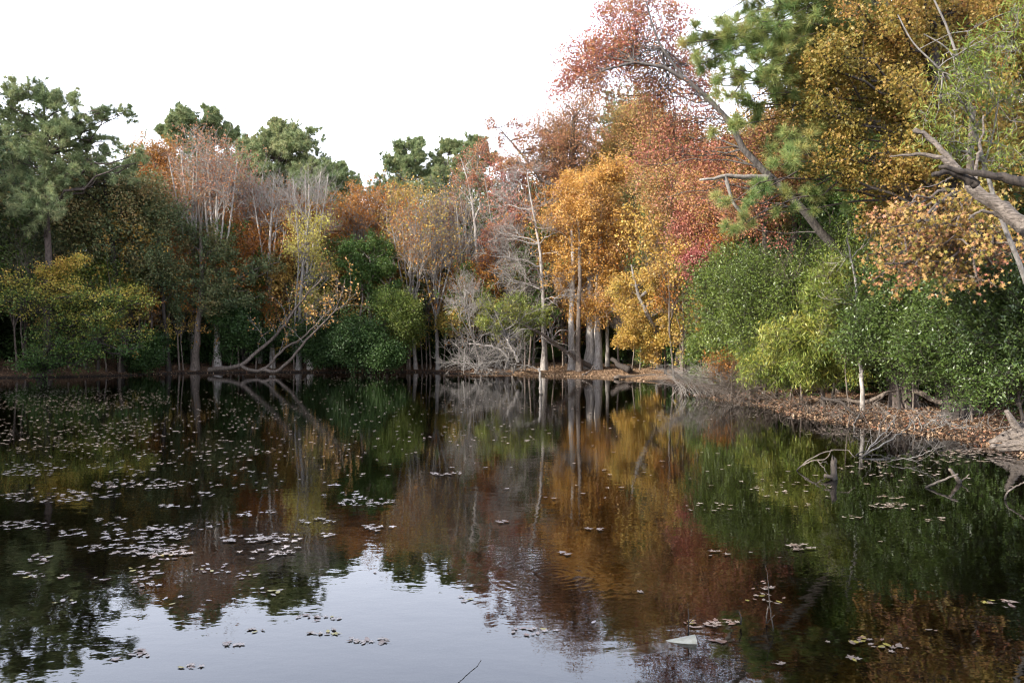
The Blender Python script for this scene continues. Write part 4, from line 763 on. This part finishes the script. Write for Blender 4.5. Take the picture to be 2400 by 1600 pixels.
# driftwood stump at the right edge
org = P(2390, 1035, 16.0); org[2] = .08
root = empty('driftwood_stump', org, 'grey weathered driftwood stump with an upright spur at the right edge', 'stump'); r_ = np.random.default_rng(24); g = Geo()
for a, b_, r0, r1 in [((2318, 1034, 16.2), (2480, 1004, 15.6), .03, .17), ((2345, 1022, 16.6), (2470, 992, 16.2), .04, .16), ((2322, 1046, 15.8), (2470, 1046, 15.2), .03, .10), ((2350, 1038, 16.0), (2470, 1024, 15.4), .03, .12)]:
    u = np.linspace(0, 1, 26)[:, None]; q = P(*a) * (1 - u) + P(*b_) * u; q += r_.normal(size=q.shape) * .012; rr = np.interp(u[:, 0], [0, .4, 1], [r0, (r0 + r1) * .62, r1]) * (1 + r_.normal(size=26) * .05)
    tubes(g, q[None], rr[None], 16, True, ridge=.2, rs=int(r1 * 100))
for v in g.v: v += np.sin(v[:, 2:3] * 60 + v[:, 1:2] * 25) * .012
g.build('log', B['drift'], root, org, False)
g = Geo(); q = smooth_path([P(2390, 1015, 16.2), P(2378, 995, 16.2), P(2368, 978, 16.2), P(2358, 961, 16.2)], 12); tubes(g, q[None], np.linspace(.10, .045, 12)[None], 9, True); g.build('spur', B['drift'], root, org, False)
# stump in the water
D = 12.75; org = W(1955, 1123)
root = empty('broken_stump', org, 'small broken stump with jagged top standing in the dark water', 'stump'); g = Geo(); r_ = np.random.default_rng(25)
u = np.linspace(0, 1, 14); q = np.stack([org[0] + .01 * np.sin(u * 5), org[1] + 0 * u, -.5 + u * (.5 + .30)], 1); tubes(g, q[None], (np.linspace(.06, .042, 14) * (1 + r_.normal(size=14) * .04))[None], 10, True)
for k_ in range(7):
    a_ = k_ / 7 * 6.28; p0 = org + [math.cos(a_) * .028, math.sin(a_) * .028, .27]; tubes(g, smooth_path([p0, p0 + [0, 0, r_.uniform(.04, .14)]], 3)[None], np.array([[.02, .015, .003]]), 5)
g.build('post', B['dark'], root, org, False)
g = Geo(); tubes(g, smooth_path([org + [0, 0, .02], org + [-.1, -.03, .05], org + [-.17, -.04, .07]], 6)[None], np.linspace(.036, .028, 6)[None], 8, True); g.build('stub', B['brown'], root, org, False)
deadwood('dead_branch', 'pale arching twig looping over the water left of the broken stump', 'branch', [
    ('limb', [(1866, 1104, 13.6), (1885, 1085, 13.6), (1930, 1060, 13.6), (1985, 1056, 13.5), (2005, 1072, 13.4)], .012, .006),
    ('twig', [(1880, 1090, 13.6), (1910, 1078, 13.5), (1935, 1075, 13.4), (1950, 1052, 13.4)], .013, .006), ('twig', [(1915, 1078, 13.5), (1930, 1095, 13.3), (1940, 1112, 13.1)], .01, .005),
    ('twig', [(1922, 1085, 13.4), (1938, 1082, 13.4), (1939, 1088, 13.4)], .007, .004)], 'drift', W(1866, 1104), 6, .006, 26)
deadwood('dead_branch', 'straight pale stick slanting out of the water right of the broken stump', 'branch', [
    ('limb', [(2170, 1142, 12.0), (2205, 1126, 12.0), (2245, 1110, 12.0)], .018, .013)], 'drift', W(2170, 1142), 7, .004, 27)
deadwood('dead_branch', 'forked dark stub leaning behind the straight pale stick', 'branch', [
    ('limb', [(2250, 1132, 12.4), (2238, 1115, 12.4), (2225, 1097, 12.4)], .035, .02), ('twig', [(2248, 1130, 12.4), (2262, 1120, 12.4), (2272, 1111, 12.4)], .014, .008)], 'brown', W(2250, 1132), 7, .004, 28)
deadwood('dead_branch', 'thin bowed twig rising from the water at the right edge', 'branch', [
    ('limb', [(2355, 1170, 11.1), (2360, 1155, 11.1), (2380, 1140, 11.1), (2420, 1120, 11.0)], .012, .009)], 'drift', W(2355, 1170), 6, .003, 29)
deadwood('dead_branch', 'thin twig with red leaf tips over the water right of the twig fan', 'branch', [
    ('limb', [(2080, 1082, 14.4), (2120, 1075, 14.4), (2145, 1080, 14.3), (2168, 1098, 14.1)], .01, .006), ('twig', [(2125, 1075, 14.4), (2160, 1065, 14.4), (2190, 1050, 14.4)], .008, .004)], 'grey', W(2168, 1100), 5, .006, 30, (4, .5))
deadwood('dead_stick', 'lone upright stick in the water before the grove bank', 'stick', [
    ('limb', [(1267, 940, 33), (1268, 905, 33), (1266, 880, 33), (1265, 862, 33)], .075, .045), ('twig', [(1265, 866, 33), (1240, 858, 33), (1195, 852, 33)], .02, .01)], 'grey', W(1267, 925), 7, .02, 31)
deadwood('dead_branch', 'silver forked driftwood twig on the bank edge right of the grove', 'branch', [
    ('limb', [(1365, 878, 48.5), (1385, 868, 49), (1400, 856, 49.5)], .05, .02), ('twig', [(1385, 868, 49), (1392, 852, 49)], .03, .012)], 'drift', P(1370, 876, 48.5), 6, .02, 32)
deadwood('fallen_log', 'short black slanting trunk on the leafy bank under the golden maple', 'log', [
    ('log', [(1475, 868, 49), (1455, 858, 50), (1435, 842, 51)], .22, .14)], 'dark', P(1475, 868, 49), 9, .03, 33)
deadwood('fallen_log', 'half sunk dark log along the water edge below the golden maple', 'log', [
    ('log', [(1440, 886, 46.5), (1480, 884, 47), (1530, 882, 47.5), (1580, 884, 46)], .11, .13)], 'brown', P(1500, 884, 47), 8, .03, 34)
deadwood('dead_twig', 'thin curved twig poking out of the sky reflection at the bottom', 'twig', [
    ('limb', [(1070, 1604, 5.1), (1095, 1580, 5.2), (1122, 1556, 5.25), (1128, 1545, 5.25)], .0035, .0022)], 'dark', W(1070, 1600), 5, .001, 35)
for k_, (lab, pcs) in enumerate([
    ('upright forked dark twig left of the raft of near leaves', [('limb', [(1613, 1492, 6), (1614, 1460, 6), (1613, 1425, 6)], .006, .003), ('twig', [(1615, 1458, 6), (1632, 1440, 6)], .004, .002)]),
    ('crooked black twig at the right end of the raft of near leaves', [('limb', [(1735, 1462, 6.15), (1737, 1448, 6.15), (1732, 1432, 6.15)], .007, .004)]),
    ('tall thin dark twig rising among the scattered near leaves', [('limb', [(1812, 1478, 6), (1802, 1400, 6.2), (1797, 1340, 6.4), (1793, 1322, 6.4)], .005, .002)]),
    ('pale forked twig below the tall thin dark twig', [('limb', [(1796, 1460, 6.2), (1797, 1440, 6.2), (1800, 1420, 6.2)], .006, .004), ('twig', [(1797, 1460, 6.2), (1815, 1440, 6.2)], .004, .003)])]):
    deadwood('dead_twig', lab, 'twig', pcs, 'dark' if k_ != 3 else 'drift', W(*pcs[0][1][0][:2]), 5, .002, 36 + k_)
# white pipe, its mouth just above the surface
m, n = newmat('pipe_plastic'); p = n.nodes.new('ShaderNodeBsdfPrincipled'); p.inputs['Base Color'].default_value = (.72, .70, .60, 1); p.inputs['Roughness'].default_value = .4
no = n.nodes.new('ShaderNodeTexNoise'); no.inputs['Scale'].default_value = 20; cr = ramp_node(n, [(.45, .42, .28), (.74, .72, .64)]); o = n.nodes.new('ShaderNodeOutputMaterial')
n.links.new(no.outputs['Fac'], cr.inputs[0]); n.links.new(cr.outputs[0], p.inputs['Base Color']); n.links.new(p.outputs[0], o.inputs[0])
p1 = W(1632, 1505) + [0, 0, .022]; p0 = W(1420, 1490) + [0, 0, -.16]; dr = nrm(p0 - p1); u_ = nrm(np.cross(dr, [0, 0, 1.0])); v_ = np.cross(u_, dr); a_ = np.arange(24) / 24 * 2 * np.pi
rings = [p + r * (np.cos(a_)[:, None] * u_ + np.sin(a_)[:, None] * v_) for p, r in [(p0, .037), (p1 * .5 + p0 * .5, .037), (p1, .037), (p1, .031), (p1 * .8 + p0 * .2, .031), (p0, .031)]]
g = Geo(); idx = np.arange(6 * 24).reshape(6, 24); g.add(np.array(rings).reshape(-1, 3), np.stack([idx[:-1], np.roll(idx[:-1], -1, 1), np.roll(idx[1:], -1, 1), idx[1:]], -1).reshape(-1, 4))
tag(g.build('drain_pipe', m, None, tuple(p1), False), 'white plastic pipe lying mostly under water with its open end showing', 'pipe')

# ================================================================== FALLEN LEAVES
r_ = np.random.default_rng(300)
# litter carpeting the banks
pts = []
for x0, x1, y0, y1, cnt in [(2, 15, 14, 33, 52000), (0, 14, 44, 60, 60000), (-34, -1, 44, 64, 16000)]:
    q = np.column_stack([r_.uniform(x0, x1, cnt), r_.uniform(y0, y1, cnt)]); d = sdist(q); keep = (d > -.25 - .5 * r_.uniform(0, 1, cnt) ** 3) & (d < 9)
    pts.append(q[keep])
q = np.concatenate(pts); z = np.maximum(zg(q), 0) + r_.uniform(.004, .05, len(q)); g = Geo()
leaves(g, r_, np.column_stack([q, z]), .082, STAR * [1, 1, 3], np.where((q[:, 0] > -2) & (q[:, 1] > 40), r_.uniform(.45, .85, len(q)), r_.uniform(0, 1, len(q))), up=1.8)
tag(g.build('leaf_litter', L['litter']), 'tan and rusty fallen leaves carpeting the banks of the pond', 'leaf litter', kind='stuff')
# leaves afloat: clusters traced from the photograph's rafts
CL = [(150, 935, 220, 22, 330), (60, 915, 100, 12, 90), (320, 965, 330, 45, 170), (150, 1010, 180, 40, 120), (330, 1135, 110, 9, 34), (90, 1162, 110, 14, 46), (60, 1232, 65, 9, 20), (60, 1110, 60, 6, 14), (90, 1095, 60, 8, 12), (210, 1160, 60, 10, 22),
      (400, 1185, 60, 5, 8), (470, 1160, 30, 5, 6), (600, 1205, 60, 6, 10), (260, 1222, 30, 8, 8), (170, 1250, 40, 8, 10), (340, 1255, 90, 14, 44), (370, 1240, 40, 8, 14), (330, 1290, 110, 12, 40), (400, 1300, 50, 10, 18), (210, 1285, 25, 6, 6), (345, 1335, 35, 14, 16),
      (340, 1365, 35, 10, 12), (95, 1312, 24, 10, 10), (70, 1345, 32, 10, 9), (145, 1350, 14, 4, 3), (235, 1357, 20, 4, 4), (150, 1410, 30, 5, 3), (570, 1265, 50, 8, 16), (650, 1262, 50, 8, 16), (620, 1300, 60, 10, 14), (680, 1290, 30, 8, 6), (590, 1350, 30, 10, 7), (500, 1330, 40, 14, 10),
      (640, 1385, 30, 8, 5), (480, 1235, 60, 8, 8), (740, 1222, 40, 5, 8), (860, 1177, 60, 9, 24), (820, 1165, 60, 10, 10), (885, 1238, 35, 7, 10), (760, 1252, 25, 5, 4), (1045, 1110, 34, 4, 9), (1180, 1222, 16, 3, 3), (720, 1445, 36, 3, 4), (770, 1452, 24, 6, 4), (760, 1480, 34, 5, 5),
      (868, 1500, 42, 7, 11), (600, 1478, 16, 4, 3), (545, 1512, 24, 5, 4), (330, 1530, 26, 8, 6), (268, 1546, 10, 3, 2), (455, 1562, 18, 4, 3), (425, 1567, 12, 3, 1), (870, 1343, 10, 2, 1), (1250, 1480, 50, 7, 9), (1400, 1241, 24, 3, 4), (1320, 1298, 20, 3, 4), (1500, 1387, 12, 3, 2), (1385, 1459, 8, 2, 1),
      (1640, 1462, 44, 8, 15), (1700, 1458, 30, 6, 6), (1690, 1503, 18, 3, 3), (1790, 1372, 34, 8, 7), (1800, 1405, 34, 12, 7), (1760, 1405, 14, 4, 2), (1870, 1283, 38, 5, 9), (1820, 1308, 8, 3, 1), (2090, 1186, 44, 7, 14), (2090, 1165, 30, 4, 5), (1990, 1215, 20, 4, 3), (2180, 1218, 30, 6, 4),
      (2060, 1272, 12, 2, 1), (2030, 1500, 44, 9, 9), (2090, 1520, 40, 8, 7), (2000, 1545, 14, 6, 3), (1940, 1505, 14, 4, 1), (1820, 1553, 16, 5, 2), (2345, 1415, 44, 8, 9), (2190, 1480, 20, 4, 2), (1660, 1190, 60, 8, 8), (1800, 1140, 70, 20, 8), (2100, 1100, 120, 16, 26), (2250, 1070, 130, 14, 60), (2330, 1060, 90, 8, 60),
      (2000, 1012, 120, 8, 60), (1850, 975, 100, 6, 40), (1700, 948, 90, 5, 40), (1450, 906, 180, 8, 110), (1300, 892, 90, 4, 60), (1000, 893, 330, 10, 120), (700, 885, 250, 6, 110), (800, 935, 500, 30, 130), (700, 1020, 500, 40, 90), (1100, 990, 300, 40, 40), (600, 1100, 300, 40, 40), (1500, 960, 250, 25, 34), (1400, 1100, 300, 60, 14), (300, 1070, 300, 30, 60), (2000, 1150, 350, 40, 20), (450, 1410, 60, 20, 4), (1100, 1410, 30, 14, 3), (1700, 1300, 60, 12, 4)]
fl = []
for cx, cy, rx, ry, cnt in CL:
    cnt = int(cnt * (2.2 if cy < 1150 else 1.4)); rx *= 1.15; ry *= 1.3
    a = r_.uniform(0, 6.28, cnt); k_ = np.sqrt(r_.uniform(0, 1, cnt)); px = cx + np.cos(a) * k_ * rx; py = cy + np.sin(a) * k_ * ry
    for X_, Y_ in zip(px, py):
        if Y_ > 878: w_ = W(X_, Y_); fl.append((w_[0], w_[1]))
fl = np.array(fl); fl = fl[sdist(fl) < -.05]; fl = fl[np.argsort(fl[:, 1])]
def leafshape(kind, seed):
    r = np.random.default_rng(seed)
    if kind == 'star':
        n_ = 20; a = np.arange(n_) / n_ * 2 * np.pi; rad = np.where(np.arange(n_) % 4 == 0, .5, np.where(np.arange(n_) % 4 == 2, .2, .33)) * (1 + r.normal(size=n_) * .06)
    elif kind == 'oval':
        n_ = 16; a = np.arange(n_) / n_ * 2 * np.pi; rad = .5 * (1 - .42 * np.abs(np.sin(a))) * (1 + r.normal(size=n_) * .04)
    else:
        n_ = 20; a = np.arange(n_) / n_ * 2 * np.pi; rad = .5 * (1 - .4 * np.abs(np.sin(a))) * np.where(np.arange(n_) % 4 < 2, 1, .72)
    x, y = np.cos(a) * rad, np.sin(a) * rad; cl = r.uniform(.05, .35)
    rim = np.stack([x, y, cl * x * x + .25 * cl * y * y + r.normal(size=n_) * .012], 1); v = np.concatenate([[[0, 0, 0]], rim * [.5, .5, .4], rim]); i = np.arange(n_); g = Geo()
    g.add(v, np.stack([np.zeros(n_, int), 1 + i, 1 + (i + 1) % n_], 1)); g.f.append(np.stack([1 + i, 1 + n_ + i, 1 + n_ + (i + 1) % n_, 1 + (i + 1) % n_], 1)); g.t.append(np.full(n_, .5))
    st = np.array([[(-.08, 0, .0), (-.45, .03, .03), (-.75, .0, .02 + cl * .1)]]); tubes(g, st, np.array([[.014, .012, .01]]), 4); return g
PR = []
LAB = {'fpale': ('pale pinkish fallen leaf floating on the dark pond', 'pale leaves floating on the pond'), 'fyellow': ('yellow fallen leaf floating on the dark pond', 'yellow leaves floating on the pond'), 'fbrown': ('brown curled fallen leaf floating on the dark pond', 'brown leaves floating on the pond')}
for k_, (sh, mt) in enumerate([('star', 'fpale'), ('oval', 'fpale'), ('lobe', 'fpale'), ('star', 'fpale'), ('oval', 'fyellow'), ('star', 'fyellow'), ('lobe', 'fbrown'), ('oval', 'fbrown')]):
    o = leafshape(sh, 400 + k_).build('floating_leaf', L[mt]); o.data.attributes['tint'].data.foreach_set('value', np.full(len(o.data.polygons), r_.uniform(.3, .8)).astype(np.float32)); PR.append((o, mt))
wts = np.array([.2, .18, .16, .12, .06, .04, .13, .11]); used = set()
for x, y in fl[:300]:
    k_ = int(r_.choice(8, p=wts / wts.sum())); o, mt = PR[k_]
    if k_ in used: o = o.copy(); C.objects.link(o)
    used.add(k_); s_ = r_.uniform(.045, .082); o.location = (x, y, .006); o.scale = (s_, s_ * r_.uniform(.75, 1), s_ * r_.uniform(.3, 1.1)); o.rotation_euler = (r_.normal() * .05, r_.normal() * .05, r_.uniform(0, 6.28)); tag(o, LAB[mt][0], 'leaf', LAB[mt][1])
rest = fl[300:]; g = Geo(); leaves(g, r_, np.column_stack([rest, np.full(len(rest), .012)]), .08, STAR * [1.2, 1.2, 1], r_.uniform(0, 1, len(rest)), up=45)
tag(g.build('drifting_leaves', L['fpale']), 'scattered pale leaves drifting across the farther water of the pond', 'leaves', kind='stuff')

for k_, px, D, sc_ in [('holly', 1160, 66, 1.5), ('holly', 1235, 68, 1.55), ('holly', 1300, 70, 1.6), ('holly', 1360, 71, 1.6), ('holly', 1430, 70, 1.5), ('holly', 1090, 68, 1.3), ('rust', 1240, 74, 1.15), ('rust', 1350, 74, 1.3), ('oak', 1170, 72, 1.15), ('oak', 1300, 76, 1.3),
                     ('rust', 425, 70, 1.15), ('rust', 520, 72, 1.15), ('oak', 590, 74, 1.15), ('rust', 690, 72, 1.1), ('oak', 470, 76, 1.2), ('rust', 780, 72, 1.0), ('rust', 980, 74, 1.0), ('rust', 1060, 75, 1.0), ('oak', 1500, 60, 1.1), ('rust', 1600, 56, 1.0), ('oak', 1720, 52, .95), ('holly', 1820, 46, .9), ('holly', 1930, 42, .9), ('oak', 1960, 44, .95), ('oak', 2120, 40, .95)]:
    copy_tree(protos[k_], px, D, sc_, r_.uniform(0, 6.28), None, FG[k_][2])
# trees on the near bank beside and behind the viewer; their shade lies on the nearest water
for k_, x, y, sc_ in [('oak', -17, -1, .8), ('pine', -13, -5, .75), ('oak', -9, -7, .75), ('oak', -4.5, -8, .7), ('pine', -21, 1, .8), ('oak', -25, 2, .8), ('oak', 2, -9, .7), ('pine', -28, 3, .8)]:
    copy_tree(protos[k_], 0, 0, sc_, r_.uniform(0, 6.28), None, FG[k_][2], xy=(x, y))

for px in range(-340, 1500, 58):      # low evergreen undergrowth closing the view between the trunks
    copy_tree(protos['holly'], px + r_.uniform(-15, 15), 61 + r_.uniform(-1, 4) + (3 if px > 1000 else 0), r_.uniform(.55, .8), r_.uniform(0, 6.28), None, FG['holly'][2])

# low dead brush lying along the right bank at the water
r_ = np.random.default_rng(555)
for k_, (px, py, D, hw, lab) in enumerate([(1800, 948, 27, 90, 'dark thin brush lying along the water left of the willow bush foot'), (1920, 962, 24.3, 80, 'dark thin brush below the yellow green willow bush'), (2010, 985, 21.8, 60, 'tangle of dark brush at the foot of the pale birch stem'), (2210, 1000, 19.6, 90, 'scattered grey brush on the leaves right of the fallen log'), (1700, 925, 30, 60, 'dark brush under the copper leaved bush')]):
    b = P(px, py, D); b[2] = max(zg([b[:2]])[0], .02); root = empty('brush_pile', b, lab, 'brush'); g = Geo(); n_ = 34; m_ = D / F
    s0 = b + r_.normal(size=(n_, 3)) * [hw * m_ * .6, .5, .02]; s0[:, 2] = np.maximum(zg(s0[:, :2]), 0) + .02
    tip = s0 + np.column_stack([r_.uniform(-1, .5, n_) * hw * m_ * .9, r_.uniform(-.9, .3, n_), r_.uniform(.0, .5, n_)]); u = np.linspace(0, 1, 8)[None, :, None]; ct = (s0 + tip) / 2 + r_.normal(size=(n_, 3)) * .12 + [0, 0, .2]
    q = (1-u)**2*s0[:, None] + 2*u*(1-u)*ct[:, None] + u*u*tip[:, None]; q[:, 1:] += r_.normal(size=(n_, 7, 3)) * .02; rr = r_.uniform(.005, .016, (n_, 1)) * np.linspace(1, .4, 8)[None]
    tubes(g, q, rr, 5); P2, R2, _ = grow(r_, q, rr, 4, .2, 1, .45, 45, .0, .18, 5, .6, 0, .003); tubes(g, P2, R2, 3); g.build('twigs', B['brown' if k_ != 3 else 'grey'], root, b, False)

# saplings and loose sprays of the understory, in front of the denser crowns
SG = {'rust': ('sparse', 'rust', 'thin understory sapling with sparse rusty leaves at the edge of the wood', 'rusty saplings at the edge of the wood', 300, 4),
      'green': ('sparse', 'mgreen', 'thin understory sapling with feathery green leaves at the edge of the wood', 'green saplings at the edge of the wood', 301, 6),
      'yellow': ('sparse', 'yorange', 'thin understory sapling with sparse amber leaves at the edge of the wood', 'amber saplings at the edge of the wood', 302, 5),
      'twig': ('bare', None, 'thin leafless grey sapling in the shade at the edge of the wood', 'leafless saplings at the edge of the wood', 303, 0)}
SP = {'rust': [(330, 54, 1.2), (420, 54, 1), (560, 55, 1.2), (640, 55, .9), (790, 56, 1.2), (1040, 56, 1), (1130, 56, 1.2), (1320, 57, 1.1), (1450, 54, 1.2), (1600, 44, 1), (1250, 58, 1.5), (960, 58, 1.4), (1700, 40, 1.0)],
      'green': [(200, 52, 1.3), (300, 54, 1.1), (500, 55, 1.3), (600, 54, 1), (760, 55, 1.2), (880, 55, 1.1), (990, 55, 1.1), (1100, 55, 1), (1240, 56, 1.2), (1500, 52, 1), (1410, 57, 1.1), (40, 50, 1.2)],
      'yellow': [(160, 52, 1.2), (390, 55, 1.1), (690, 54, 1.1), (830, 57, 1.3), (1010, 57, 1.1), (1170, 57, 1), (1380, 58, 1.4), (1560, 47, 1.2), (1640, 42, 1.1), (280, 52, 1.4), (930, 57, 1.2)],
      'twig': [(120, 50, 1), (250, 51, 1.2), (350, 52, 1), (430, 53, .9), (540, 53, 1), (720, 54, 1.1), (830, 54, .9), (900, 54, 1), (1000, 54, 1.2), (1090, 53, 1.1), (1230, 55, 1.3), (1300, 56, 1.2), (1480, 50, 1), (1580, 44, 1.1), (60, 49, 1.1)]}
for k_, (kd, lf, lab, grp, sd, nl_) in SG.items():
    a = SP[k_][0]; kw = dict(leaf=lf, nl=nl_, ls=.16) if lf else {}
    pr = simple('sapling_tree', lab, a[0], a[1], 610, 48, 800, kd, sd, n=9, group=grp, fan=2, r0=.008, limb_r=.8, rmin=.006, bark='brown', **kw)
    for px, D, sc_ in SP[k_][1:]:
        copy_tree(pr, px, D, sc_ * r_.uniform(.85, 1.15), r_.uniform(0, 6.28), None, grp)
